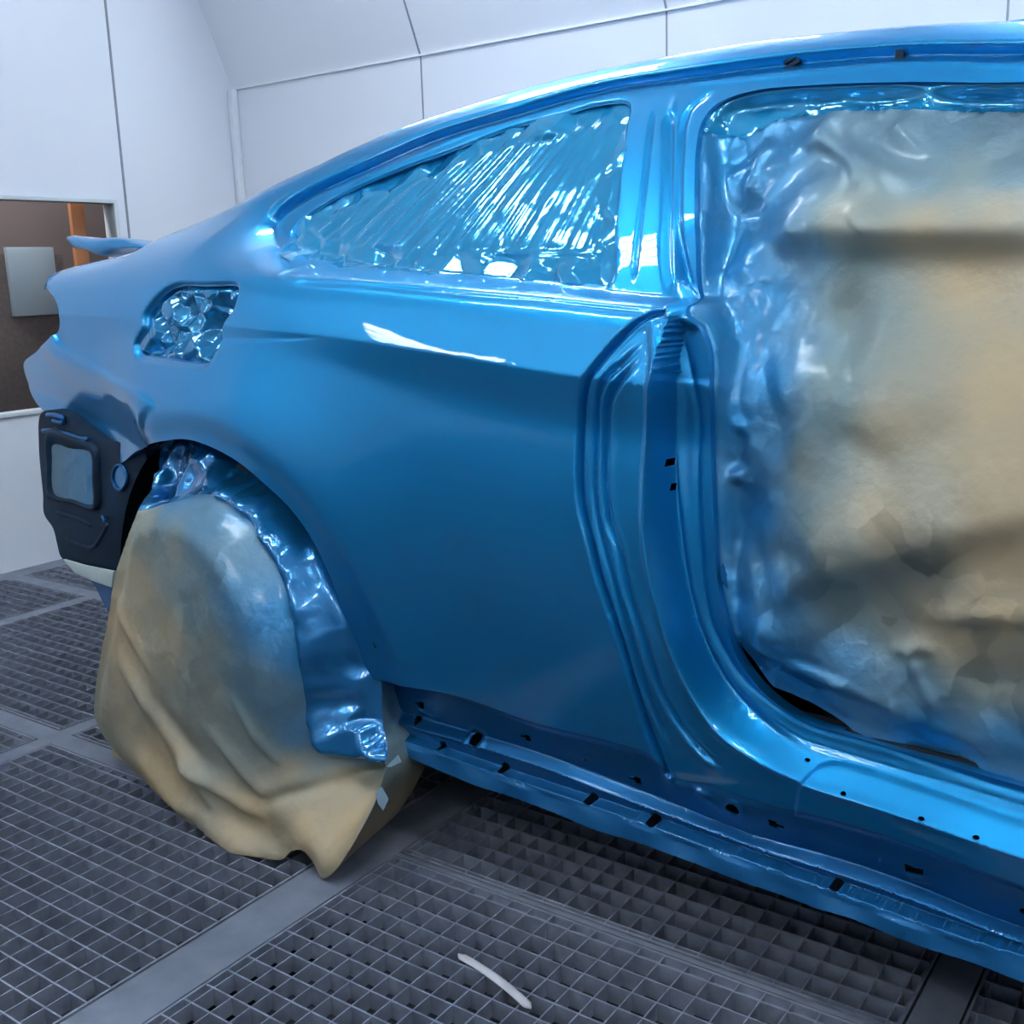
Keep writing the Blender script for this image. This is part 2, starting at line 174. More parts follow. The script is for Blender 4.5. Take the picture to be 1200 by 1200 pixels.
def mesh_obj(name, V, F, mat=None, parent=None, normals=None, smooth=True):
    me = bpy.data.meshes.new(name); me.from_pydata([tuple(map(float, v)) for v in V], [], [tuple(map(int, f)) for f in F]); me.update()
    if smooth: me.polygons.foreach_set('use_smooth', [True]*len(me.polygons))
    if mat: me.materials.append(mat)
    if normals is not None: me.normals_split_custom_set_from_vertices([tuple(map(float, n)) for n in normals])
    o = bpy.data.objects.new(name, me); COL.objects.link(o)
    if parent: o.parent = parent
    return o
def tag(o, label=None, cat=None, group=None, kind=None):
    for k, v in (('label', label), ('category', cat), ('group', group), ('kind', kind)):
        if v: o[k] = v
    return o
def empty(name, loc, label, cat, group=None, rz=0):
    o = bpy.data.objects.new(name, None); COL.objects.link(o); o.location = loc; o.rotation_euler = (0, 0, rz); o.empty_display_size = .1
    bpy.context.view_layer.update()
    return tag(o, label, cat, group)
def adopt(o, par):      # parent while keeping the world placement
    o.parent = par; o.matrix_parent_inverse = Matrix.Translation(-par.location) if par.rotation_euler.z == 0 else par.matrix_world.inverted(); return o
class MB:
    def __init__(s): s.V = []; s.F = []
    def box(s, o, a, b, c):
        o, a, b, c = map(Vector, (o, a, b, c)); n = len(s.V)
        for k in ((0,0,0),(1,0,0),(1,1,0),(0,1,0),(0,0,1),(1,0,1),(1,1,1),(0,1,1)): s.V.append(o+a*k[0]+b*k[1]+c*k[2])
        s.F += [tuple(n+i for i in f) for f in ((0,3,2,1),(4,5,6,7),(0,1,5,4),(1,2,6,5),(2,3,7,6),(3,0,4,7))]; return s
    def bbox(s, a0, a1, b0, b1, z0, z1): return s.box(BW(a0, b0, z0), EX*(a1-a0), EY*(b1-b0), (0, 0, z1-z0))
    def quad(s, *p):
        n = len(s.V); s.V += [Vector(q) for q in p]; s.F.append(tuple(range(n, n+len(p)))); return s
    def tube(s, pts, r, seg=10, cap=True):
        pts = [Vector(p) for p in pts]; n0 = len(s.V); rr = r if hasattr(r, '__len__') else [r]*len(pts)
        up = Vector((.13, .31, .94)).normalized()
        for i, p in enumerate(pts):
            t = (pts[min(i+1, len(pts)-1)]-pts[max(i-1, 0)]).normalized(); u = t.cross(up).normalized(); v = t.cross(u)
            for k in range(seg):
                a = 2*math.pi*k/seg; s.V.append(p+u*math.cos(a)*rr[i]+v*math.sin(a)*rr[i])
        for i in range(len(pts)-1):
            for k in range(seg): s.F.append((n0+i*seg+k, n0+i*seg+(k+1) % seg, n0+(i+1)*seg+(k+1) % seg, n0+(i+1)*seg+k))
        if cap: s.F.append(tuple(n0+k for k in range(seg))[::-1]); s.F.append(tuple(n0+(len(pts)-1)*seg+k for k in range(seg)))
        return s
    def prism(s, poly, y0, y1):     # polygon in (x, z) given a depth
        n = len(poly); k = len(s.V)
        s.V += [Vector((x, y0, z)) for x, z in poly]+[Vector((x, y1, z)) for x, z in poly]
        s.F.append(tuple(range(k, k+n))); s.F.append(tuple(range(k+n, k+2*n))[::-1])
        for i in range(n): j = (i+1) % n; s.F.append((k+i, k+n+i, k+n+j, k+j))
        return s
    def build(s, name, mat, parent=None, smooth=False, bevel=0, seg=2):
        o = mesh_obj(name, s.V, s.F, mat, None, None, smooth)
        if parent: adopt(o, parent)
        bm = bmesh.new(); bm.from_mesh(o.data); bmesh.ops.recalc_face_normals(bm, faces=bm.faces)
        if bevel: bmesh.ops.bevel(bm, geom=list(bm.edges), offset=bevel, segments=seg, affect='EDGES', profile=.6)
        bm.to_mesh(o.data); bm.free()
        if bevel or smooth: o.data.polygons.foreach_set('use_smooth', [True]*len(o.data.polygons))
        if bevel: o.data.set_sharp_from_angle(angle=math.radians(40))
        return o
# ---------------------------------------------------------------- materials
def mat(name, col, rough=.5, metal=0, coat=0, spec=.5, bump=None, noise=None, emit=None):
    m = bpy.data.materials.new(name); m.use_nodes = True; nt = m.node_tree; b = nt.nodes['Principled BSDF']
    b.inputs['Base Color'].default_value = (*col, 1); b.inputs['Roughness'].default_value = rough; b.inputs['Metallic'].default_value = metal
    b.inputs['Coat Weight'].default_value = coat; b.inputs['Coat Roughness'].default_value = .02; b.inputs['Specular IOR Level'].default_value = spec
    tc = nt.nodes.new('ShaderNodeTexCoord')
    if noise:      # (scale, colour2)
        n = nt.nodes.new('ShaderNodeTexNoise'); n.inputs['Scale'].default_value = noise[0]; n.inputs['Detail'].default_value = 6
        mx = nt.nodes.new('ShaderNodeMix'); mx.data_type = 'RGBA'; mx.inputs['A'].default_value = (*col, 1); mx.inputs['B'].default_value = (*noise[1], 1)
        r = nt.nodes.new('ShaderNodeValToRGB'); r.color_ramp.elements[0].position = .38; r.color_ramp.elements[1].position = .68
        nt.links.new(tc.outputs['Object'], n.inputs['Vector']); nt.links.new(n.outputs['Fac'], r.inputs['Fac']); nt.links.new(r.outputs['Color'], mx.inputs['Factor']); nt.links.new(mx.outputs['Result'], b.inputs['Base Color'])
    if bump:       # (scale, strength, distance)
        n = nt.nodes.new('ShaderNodeTexNoise'); n.inputs['Scale'].default_value = bump[0]; n.inputs['Detail'].default_value = 5
        bp = nt.nodes.new('ShaderNodeBump'); bp.inputs['Strength'].default_value = bump[1]; bp.inputs['Distance'].default_value = bump[2]
        nt.links.new(tc.outputs['Object'], n.inputs['Vector']); nt.links.new(n.outputs['Fac'], bp.inputs['Height']); nt.links.new(bp.outputs['Normal'], b.inputs['Normal'])
    if emit: b.inputs['Emission Color'].default_value = (*emit[0], 1); b.inputs['Emission Strength'].default_value = emit[1]
    return m
M = {}
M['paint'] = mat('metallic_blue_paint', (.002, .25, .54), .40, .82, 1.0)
M['inner_paint'] = mat('thin_shaded_blue_paint', (.003, .105, .27), .42, .7, .5)  # thin coat, with the shade of the down-facing sill mixed into its colour
M['dark_plate'] = mat('dark_oversprayed_plate', (.007, .028, .060), .6, .2, 0, .25, bump=(40, .15, .002), noise=(9, (.008, .018, .036)))
M['black'] = mat('dark_cavity', (.006, .008, .012), .7)
M['white_wall'] = mat('white_booth_panel', (.72, .76, .82), .35, 0, 0, .3, noise=(1.2, (.69, .73, .80)))
M['slant'] = mat('white_slanted_panel', (.78, .81, .86), .4)
M['grey_wall'] = mat('grey_booth_door_panel', (.42, .47, .54), .5)
M['skirt'] = mat('added_bounce_absorber', (.11, .13, .17), .6)  # for the added dark panel on the unseen near wall
M['seam'] = mat('panel_seam', (.22, .25, .30), .6)
M['grate'] = mat('galvanised_grate', (.29, .32, .39), .5, .35, noise=(30, (.20, .225, .28)))
M['rail'] = mat('dusty_steel_rail', (.20, .225, .28), .6, .15, bump=(25, .3, .003), noise=(14, (.145, .165, .21)))
M['filter'] = mat('floor_filter_mat', (.019, .023, .034), .95, 0, bump=(60, .8, .01), noise=(22, (.010, .012, .019)))
M['pit'] = mat('pit_floor', (.004, .005, .007), .95)
M['stick'] = mat('white_stick', (.62, .60, .62), .55, bump=(60, .2, .001), noise=(40, (.52, .50, .52)))
M['tape'] = mat('pale_masking_tape', (.50, .58, .56), .6, bump=(40, .4, .004))
M['tab'] = mat('oversprayed_tape', (.26, .38, .46), .5)
M['trim'] = mat('window_trim', (.55, .60, .62), .4)
M['brown'] = mat('brown_wire_glass_wall', (.125, .088, .082), .8, noise=(3, (.10, .074, .07)))
M['brown_dark'] = mat('brown_mesh_panel', (.088, .066, .062), .8, noise=(60, (.12, .085, .075)))
M['orange'] = mat('orange_post', (.42, .15, .055), .7)
M['cabinet'] = mat('grey_cabinet', (.30, .34, .37), .6)
M['lamp_body'] = mat('lamp_housing', (.75, .78, .8), .4)
M['tube'] = mat('lit_tube', (1, 1, 1), .5, emit=(LAMP_COL, TUBE))
M['top_tube'] = mat('lit_top_tube', (1, 1, 1), .5, emit=(LAMP_COL, TOP))
M['dark_end'] = mat('dark_front_wall', (.05, .055, .065), .8)  # dark tone of the unseen front wall, set for reflections
def glass_mat():
    m = bpy.data.materials.new('door_glass'); m.use_nodes = True; nt = m.node_tree; b = nt.nodes['Principled BSDF']
    b.inputs['Base Color'].default_value = (.9, .93, .93, 1); b.inputs['Roughness'].default_value = .03; b.inputs['Transmission Weight'].default_value = 1; b.inputs['IOR'].default_value = 1.02
    return m
M['glass'] = glass_mat()
def spray_mat(name, paper, mid, blue, rough_p, rough_b, metal_b, coat_b, bscale, bstr):
    # kraft paper carrying real overspray: colour from the painted-on 'spray' attribute
    m = bpy.data.materials.new(name); m.use_nodes = True; nt = m.node_tree; b = nt.nodes['Principled BSDF']; L = nt.links.new
    at = nt.nodes.new('ShaderNodeAttribute'); at.attribute_name = 'spray'
    tc = nt.nodes.new('ShaderNodeTexCoord'); n = nt.nodes.new('ShaderNodeTexNoise'); n.inputs['Scale'].default_value = 9; n.inputs['Detail'].default_value = 4
    L(tc.outputs['Object'], n.inputs['Vector'])
    ad = nt.nodes.new('ShaderNodeMath'); ad.operation = 'MULTIPLY_ADD'; ad.inputs[1].default_value = .22; L(n.outputs['Fac'], ad.inputs[0])
    sb = nt.nodes.new('ShaderNodeMath'); sb.operation = 'SUBTRACT'; sb.inputs[1].default_value = .11; L(at.outputs['Fac'], sb.inputs[0]); L(sb.outputs[0], ad.inputs[2])
    r = nt.nodes.new('ShaderNodeValToRGB'); e = r.color_ramp.elements; e[0].position = 0; e[0].color = (*paper, 1); e[1].position = 1; e[1].color = (*blue, 1)
    x = e.new(.45); x.color = (*mid, 1); L(ad.outputs[0], r.inputs['Fac']); L(r.outputs['Color'], b.inputs['Base Color'])
    for sock, lo, hi in (('Roughness', rough_p, rough_b), ('Metallic', .12, metal_b), ('Coat Weight', 0, coat_b)):
        mr = nt.nodes.new('ShaderNodeMapRange'); mr.inputs['To Min'].default_value = lo; mr.inputs['To Max'].default_value = hi
        L(at.outputs['Fac'], mr.inputs['Value']); L(mr.outputs[0], b.inputs[sock])
    b.inputs['Coat Roughness'].default_value = .12
    # crumpled facets: every cell tilts its own way, as strongly as the 'crease' attribute says
    ca = nt.nodes.new('ShaderNodeAttribute'); ca.attribute_name = 'crease'; ge = nt.nodes.new('ShaderNodeNewGeometry'); prev = ge.outputs['Normal']
    for sc_, am in ((8, .42), (23, .34)):
        va = nt.nodes.new('ShaderNodeVectorMath'); va.operation = 'MULTIPLY_ADD'; va.inputs[1].default_value = (.08, .08, .08); L(n.outputs['Color'], va.inputs[0]); L(tc.outputs['Object'], va.inputs[2])
        vo = nt.nodes.new('ShaderNodeTexVoronoi'); vo.feature = 'SMOOTH_F1'; vo.inputs['Smoothness'].default_value = .06; vo.inputs['Scale'].default_value = sc_; L(va.outputs[0], vo.inputs['Vector'])
        sb2 = nt.nodes.new('ShaderNodeVectorMath'); sb2.operation = 'SUBTRACT'; sb2.inputs[1].default_value = (.5, .5, .5); L(vo.outputs['Color'], sb2.inputs[0])
        ml = nt.nodes.new('ShaderNodeMath'); ml.operation = 'MULTIPLY'; ml.inputs[1].default_value = am; L(ca.outputs['Fac'], ml.inputs[0])
        scn = nt.nodes.new('ShaderNodeVectorMath'); scn.operation = 'SCALE'; L(sb2.outputs[0], scn.inputs[0]); L(ml.outputs[0], scn.inputs['Scale'])
        ad2 = nt.nodes.new('ShaderNodeVectorMath'); ad2.operation = 'ADD'; L(prev, ad2.inputs[0]); L(scn.outputs[0], ad2.inputs[1]); prev = ad2.outputs[0]
    vb = nt.nodes.new('ShaderNodeVectorMath'); vb.operation = 'NORMALIZE'; L(prev, vb.inputs[0])
    n2 = nt.nodes.new('ShaderNodeTexNoise'); n2.inputs['Scale'].default_value = bscale; n2.inputs['Detail'].default_value = 6; L(tc.outputs['Object'], n2.inputs['Vector'])
    bp = nt.nodes.new('ShaderNodeBump'); bp.inputs['Strength'].default_value = bstr; bp.inputs['Distance'].default_value = .004; L(n2.outputs['Fac'], bp.inputs['Height']); L(vb.outputs[0], bp.inputs['Normal']); L(bp.outputs['Normal'], b.inputs['Normal'])
    return m
M['paper'] = spray_mat('oversprayed_kraft_paper', (.44, .335, .19), (.17, .24, .245), (.015, .20, .42), .58, .36, .5, .35, 60, .32)
M['film'] = mat('shiny_blue_film', (.015, .31, .58), .13, .42, 1.0, bump=(30, .25, .004))
M['pocket_film'] = mat('crumpled_pocket_film', (.006, .20, .42), .10, .5, 1.0)
M['wheel_film'] = mat('shiny_blue_wheel_film', (.01, .17, .40), .20, .55, 1.0, bump=(22, .4, .006))
M['black_film'] = mat('dark_plastic_film', (.008, .02, .035), .18, .2, .6, bump=(18, .6, .01))
# ================================================================ THE BOOTH
XW, XE, YF, YN, ZW, ZC = -3.93, 3.6, 2.203, -1.85, 1.837, 2.75
SL = .40            # how far the slanted panels reach in
def st(name, mb, m, **k): return tag(mb.build(name, m, **k), kind='structure')
# end wall with the window hole
wy0, wy1, wz0, wz1 = .62, 1.545, .585, 1.345
mb = MB(); T = .06
mb.bbox(XW-T, XW, YN-.1, wy0, -.02, 3.0); mb.bbox(XW-T, XW, wy1, YF+.1, -.02, 3.0); mb.bbox(XW-T, XW, wy0, wy1, -.02, wz0); mb.bbox(XW-T, XW, wy0, wy1, wz1, 3.0)
st('wall_rear', mb, M['white_wall'])
st('wall_far', MB().bbox(XW, XE, YF, YF+.06, -.02, ZW+.01), M['white_wall'])
st('wall_near', MB().bbox(XW, XE, YN-.06, YN, -.02, ZW+.01), M['grey_wall'])
st('wall_near_dark_absorber', MB().bbox(XW, XE, YN, YN+.012, 0, .85), M['skirt'])  # unseen dark panel added to cut light bouncing under the car
st('wall_front', MB().bbox(XE, XE+.06, YN-.1, YF+.1, -.02, 3.0), M['dark_end'])  # unseen end wall made dark so the door jamb reflects something dark
def slant(name, y0, y1):
    mb = MB(); d = .05 if y1 < y0 else -.05
    mb.box(BW(XW, y0, ZW), EX*(XE-XW), EY*(y1-y0)+Vector((0, 0, ZC-ZW)), EY*d+Vector((0, 0, .05))); return st(name, mb, M['slant'])
slant('ceiling_far_slant', YF, YF-SL); slant('ceiling_near_slant', YN, YN+SL)
st('ceiling', MB().bbox(XW-.05, XE+.05, YN-.1, YF+.1, ZC, ZC+.06), M['white_wall'])
# seams: thin battens on the panels
mb = MB()
for a in (-2.878, -1.85, -.82, .21, 1.24, 2.27):
    mb.bbox(a-.003, a+.003, YF-.002, YF+.001, 0, ZW)
    mb.box(BW(a-.003, YF-.001, ZW), EX*.006, EY*(-SL)+Vector((0, 0, ZC-ZW)), EY*-.003+Vector((0, 0, -.003)))
st('trim_1', mb, M['seam'])
mb = MB(); mb.bbox(XW, XW+.003, 1.603, 1.612, 0, 2.9); mb.bbox(XW, XW+.003, wy0-1.2, wy0-1.193, 0, 2.9); st('trim_2', mb, M['seam'])
mb = MB(); mb.bbox(XW, XW+.035, YF-.035, YF, 0, ZW); st('trim_3', mb, M['white_wall'], bevel=.012)
mb = MB(); mb.box(BW(XW, YF-.012, ZW-.004), EX*(XE-XW), EY*.012, (0, 0, .006)); st('trim_4', mb, M['slant'])
# door window in the end wall
win = empty('window_1', BW(XW, wy1, wz0), 'square booth door window with pale frame looking onto a brown room', 'window'); win['kind'] = 'structure'
mb = MB()
for (y0, y1, z0, z1) in ((wy0-.02, wy1+.004, wz1, wz1+.014), (wy1, wy1+.016, wz0, wz1+.014), (wy0-.02, wy1+.016, wz0-.014, wz0), (wy0-.02, wy0, wz0, wz1)):
    mb.bbox(XW-.03, XW+.012, y0, y1, z0, z1)
mb.build('window_frame', M['trim'], win, bevel=.002)
MB().bbox(XW-.032, XW-.028, wy0, wy1, wz0, wz1).build('window_pane', M['glass'], win)
mb = MB(); mb.bbox(XW-.75, XW-.70, -.3, 2.6, 0, 2.2); st('wall_beyond', mb, M['brown'])
mb = MB()
mb.bbox(XW-.70, XW-.06, 2.55, 2.6, 0, 2.2); mb.bbox(XW-.70, XW-.06, -.3, -.25, 0, 2.2); mb.bbox(XW-.70, XW-.06, -.3, 2.6, -.02, 0); st('trim_5', mb, M['brown'])
tag(MB().bbox(XW-.34, XW-.30, .55, 1.5, .3, 1.165).build('mesh_screen', M['brown_dark'], bevel=.004), 'dark brown mesh board standing behind the booth door window', 'board')
tag(MB().bbox(XW-.299, XW-.28, 1.247, 1.449, .925, 1.19).build('grey_panel', M['cabinet'], bevel=.003), 'plain pale grey rectangular panel fixed to the brown mesh board behind the door window', 'panel')
tag(MB().bbox(XW-.14, XW-.12, 1.44, 1.50, 0, 1.5).build('orange_post', M['orange'], bevel=.004), 'orange upright post at the right edge of the booth door window', 'post')
# ---------------------------------------------------------------- floor: rails, pit, grates
cols = [(-3.84, -3.378), (-3.328, -2.40), (-2.353, -1.442), (-1.342, -.445), (-.385, .50), (.56, 1.45), (1.55, 2.45), (2.5, 3.5)]
rows = [(-1.80, -.86), (-.80, .104), (.157, .882), (.935, 1.62), (1.67, 2.17)]
mb = MB(); zt = 0.0
xs = [XW]+[v for c in cols for v in c]+[XE]; ysr = [YN]+[v for r in rows for v in r]+[YF]
for i in range(0, len(xs), 2): mb.bbox(xs[i], xs[i+1], YN, YF, -.035, zt)
for i in range(0, len(ysr), 2):
    for ci, c in enumerate(cols):
        if i == 4 and ci >= 3: mb.bbox(c[0], c[1], .150, .160, -.035, zt)
        elif i == 0 or True: mb.bbox(c[0], c[1], ysr[i], ysr[i+1], -.035, zt)
st('floor', mb, M['rail'])
st('floor_pit', MB().bbox(XW, XE, YN, YF, -.42, -.40), M['pit'])
mb = MB()
for c in cols:
    for j_, r in enumerate(rows):
        if c[0] > -1.5: r = {1: (r[0], .150), 2: (.160, r[1])}.get(j_, r)
        mb.bbox(c[0]+.032, c[1]-.032, r[0]+.032, r[1]-.032, -.078, -.068)
tag(mb.build('floor_filter', M['filter']), kind='structure')
def grate(c, r):
    g = .004; a0, a1, b0, b1 = c[0]+g, c[1]-g, r[0]+g, r[1]-g; p = .0405
    mb = MB(); top = .001; t = .0042
    mb.bbox(a0, a1, b0, b0+t, -.03, top); mb.bbox(a0, a1, b1-t, b1, -.03, top); mb.bbox(a0, a0+t, b0, b1, -.03, top); mb.bbox(a1-t, a1, b0, b1, -.03, top)
    # flat ledge just inside the frame
    for q in ((a0, a1, b0, b0+.012), (a0, a1, b1-.012, b1), (a0, a0+.012, b0, b1), (a1-.012, a1, b0, b1)): mb.bbox(*q, -.016, -.013)
    oa = a0+((a1-a0) % p)/2; ob = b0+((b1-b0) % p)/2
    if (a1-a0) % p < .012: oa += p/2
    if (b1-b0) % p < .012: ob += p/2
    k = 0
    while oa+k*p < a1-.008: x = oa+k*p; mb.bbox(x-.0011, x+.0011, b0, b1, -.026, top-.0006); k += 1
    k = 0
    while ob+k*p < b1-.008: y = ob+k*p; mb.bbox(a0, a1, y-.0015, y+.0015, -.028, top); k += 1
    return mb
GL = {(0, 1): 'small floor grate panel at the left edge of the booth, beside the end wall', (0, 2): 'narrow floor grate strip against the end wall, farther from the viewer',
 (1, 1): 'floor grate panel at the left image edge, between two rails behind the wheel', (1, 2): 'far floor grate panel behind the wheel in the second row from the near wall',
 (0, 3): 'small far floor grate panel in the corner by the end wall', (1, 3): 'far floor grate panel behind the car, third row out',
 (2, 1): 'floor grate panel under and left of the paper-wrapped wheel', (2, 2): 'floor grate panel behind the paper-wrapped wheel under the car tail',
 (1, 0): 'near floor grate panel cut by the left image edge', (2, 0): 'near floor grate panel outside the lower left corner',
 (3, 1): 'large lit floor grate panel in the foreground carrying the white stick', (3, 2): 'floor grate panel in the dark shade under the car sill',
 (3, 0): 'near floor grate panel below the one carrying the white stick, outside the lower edge', (4, 0): 'near floor grate panel outside the lower right corner',
 (2, 3): 'far floor grate panel hidden behind the car tail, third row out', (3, 3): 'far floor grate panel hidden behind the middle of the car', (4, 3): 'far floor grate panel hidden behind the door opening',
 (4, 1): 'lit floor grate panel at the lower right corner', (4, 2): 'shaded floor grate panel under the sill at the right image edge'}
for (i, j), lab in GL.items():
    r_ = rows[j] if i < 3 else {1: (rows[1][0], .150), 2: (.160, rows[2][1])}.get(j, rows[j])
    mb = grate(cols[i], r_); o = mb.build('floor_grate', M['grate']); tag(o, lab, 'grate', 'steel floor grates of the booth')
# ---------------------------------------------------------------- lamps
def lamp(a0, a1, near, f0, f1, label, power=1.0):
    # fixture lying in a slanted panel, f0..f1 are fractions of the slant's height
    Y0 = YN if near else YF; d = EY*(SL if near else -SL)+Vector((0, 0, ZC-ZW)); nrm = (EY*(ZC-ZW)*(1 if near else -1)+Vector((0, 0, -SL))).normalized()
    o = BW(a0, Y0, ZW)+d*f0; u = EX*(a1-a0); v = d*(f1-f0)
    e = empty('ceiling_lamp', o, label, 'lamp', 'tube lamps in the slanted panels')
    mb = MB()
    for (s0, s1, t0, t1) in ((0, 1, 0, .04), (0, 1, .96, 1), (0, .02, 0, 1), (.98, 1, 0, 1)): mb.box(o+u*s0+v*t0+nrm*.002, u*(s1-s0), v*(t1-t0), nrm*.03)
    mb.build('lamp_frame', M['lamp_body'], e)
    n = 5
    for k in range(n):
        c = o+v*((k+.5)/n)+nrm*.014; MB().tube([c+u*.03, c+u*.97], .013, 8).build('tube', M['tube'], e, smooth=True)
    return e
LAMPS = (-3.30, -1.93, -.75, .55, 1.85, 2.8)
for k, a in enumerate(LAMPS):
    nm = ('first', 'second', 'third', 'fourth', 'fifth', 'sixth')[k]
    lamp(a, a+.48, True, .05, .26, '%s tube lamp from the end wall in the near slanted panel' % nm)
    lamp(a, a+.60, False, .62, .86, '%s tube lamp from the end wall in the far slanted panel' % nm, .8)
area('added_backdrop_fill', XW-.15, 1.1, 2.1, .3, 1.2, 34, (0, 0, -1))  # added fill without a fixture, brightens the brown room beyond the window
def top_lamp(a0, b0, label):
    e = empty('ceiling_lamp', BW(a0, b0, ZC), label, 'lamp', 'tube lamps in the flat ceiling')
    mb = MB(); z0, z1 = ZC-.035, ZC
    for q in ((a0, a0+.75, b0, b0+.02), (a0, a0+.75, b0+.24, b0+.26), (a0, a0+.02, b0, b0+.26), (a0+.73, a0+.75, b0, b0+.26)): mb.bbox(*q, z0, z1)
    mb.build('lamp_frame', M['lamp_body'], e)
    for k in range(4): MB().tube([BW(a0+.03, b0+.04+.06*k, ZC-.018), BW(a0+.72, b0+.04+.06*k, ZC-.018)], .013, 8).build('tube', M['top_tube'], e, smooth=True)
for k, a in enumerate((-2.55, -.6, 1.3)):
    nm = ('first', 'second', 'third')[k]
    top_lamp(a, -.72, '%s tube lamp from the end wall in the flat ceiling above the near side' % nm)
    top_lamp(a, 1.05, '%s tube lamp from the end wall in the flat ceiling above the far side' % nm)
# ================================================================ THE CAR
car = empty('car', (-1.775, .935, 0), 'stripped metallic blue coupe body masked with paper and film in a paint booth', 'car')
SILa = np.array(D_SIL)
def zsil(x): return np.interp(x, SILa[:, 0][np.argsort(SILa[:, 0])], SILa[:, 2][np.argsort(SILa[:, 0])])
sil2 = [(p[0], p[2]) for p in D_SIL]
XR = .42      # how far the body is carried beyond the picture edge
def ext(line, last=True, dz=None):
    l = [tuple(p[:1])+(p[-1],) if len(p) == 3 else tuple(p) for p in line]
    s = (l[-1][1]-l[-3][1])/(l[-1][0]-l[-3][0]+1e-9); s = s if dz is None else dz
    return l+[(XR, l[-1][1]+s*(XR-l[-1][0]))]
SILx = ext(D_SIL, dz=-.13); silL = smooth_line(SILx, .008)
_o = np.argsort(silL[:, 0]); _sx, _sz = silL[_o, 0], silL[_o, 1]
def zsil(x): return np.interp(x, _sx, _sz)
BOTx = ext(D_BOT, dz=0); PINx = ext(D_PINCH, dz=0); PLx = ext(D_PLOW, dz=0); B1x = ext(D_BAND1, dz=0); B2x = ext(D_BAND2, dz=0)
outer = np.vstack([silL[:-1], smooth_line([silL[-1], (XR, BOTx[-1][1])], .01)[:-1], smooth_line(BOTx[::-1], .008)[:-1], smooth_line([BOTx[0], D_ARCH[-1]], .006)[:-1],
                   smooth_line(D_ARCH[::-1], .005)[:-1], smooth_line(D_TAIL[::-1], .005)[:-1]])
tail_end = np.array([D_TAIL[0], [D_SIL[0][0], D_SIL[0][2]]])
# openings
winL = smooth_line(D_WIN, .006, True)
OP = [list(p) for p in D_OPEN][::1]
op_top = [(XR-.22, OP[0][1]-.045)]+[tuple(p) for p in OP]+[(XR-.12, OP[-1][1]+.0)]
openL = smooth_line(op_top, .006); openP = np.vstack([openL, smooth_line([openL[-1], (XR-.05, .8), openL[0]], .01)[1:-1]])
fuelL = smooth_line(D_FUEL, .005, True)
LN = {k: smooth_line(v, .006) for k, v in dict(DRIP1=ext(D_DRIP1, dz=-.13), DRIPC=ext(D_DRIPC, dz=-.13), DRIP2=ext(D_DRIP2, dz=-.13), E1=D_E1, B2=D_B2, B3=D_B3, E4=ext(D_E4, dz=0), E5=ext(D_E5, dz=0), E6=ext(D_E6, dz=0),
      SLOT=D_SLOT, PG1=D_PG1, PR1=D_PR1, PG2=D_PG2, BELT=D_BELT, BELT2=D_BELT2, STEPS=ext(D_STEPS, dz=0), SWG1=D_SWG1, SWG2=D_SWG2, BUMP=D_BUMP, PLOW=PLx, BAND1=B1x, BAND2=B2x, PINCH=PINx).items()}
def lz(name):
    a = LN[name]; o = np.argsort(a[:, 0]); return lambda x: np.interp(x, a[o, 0], a[o, 1])
zPL, zB1, zB2, zPI = lz('PLOW'), lz('BAND1'), lz('BAND2'), lz('PINCH')
reg4 = np.vstack([LN['E4'], [(XR, 1.5), (-.6, 1.5), (LN['E4'][0][0], 1.5)]])
reg5 = np.vstack([LN['E5'], [(XR, 1.5), (LN['E5'][0][0], 1.5)]])
reg1 = np.vstack([LN['E1'], [(-.78, .2), (XR, .2), (XR, 1.5), (LN['E1'][0][0], 1.5)]])
regW = np.vstack([LN['DRIPC'], [(XR, .4), (-.6, .9), LN['BELT'][-1]], LN['BELT'][::-1]])
regB = np.vstack([LN['BUMP'], [(-1.95, .60), (-2.8, .55), (-2.8, .93)]])
regS = np.vstack([LN['STEPS'], [(XR, .2), (LN['STEPS'][0][0], .2)]])
def fade(arc, tot, a=.03, b=.03): return sstep(arc/a)*sstep((tot-arc)/b)
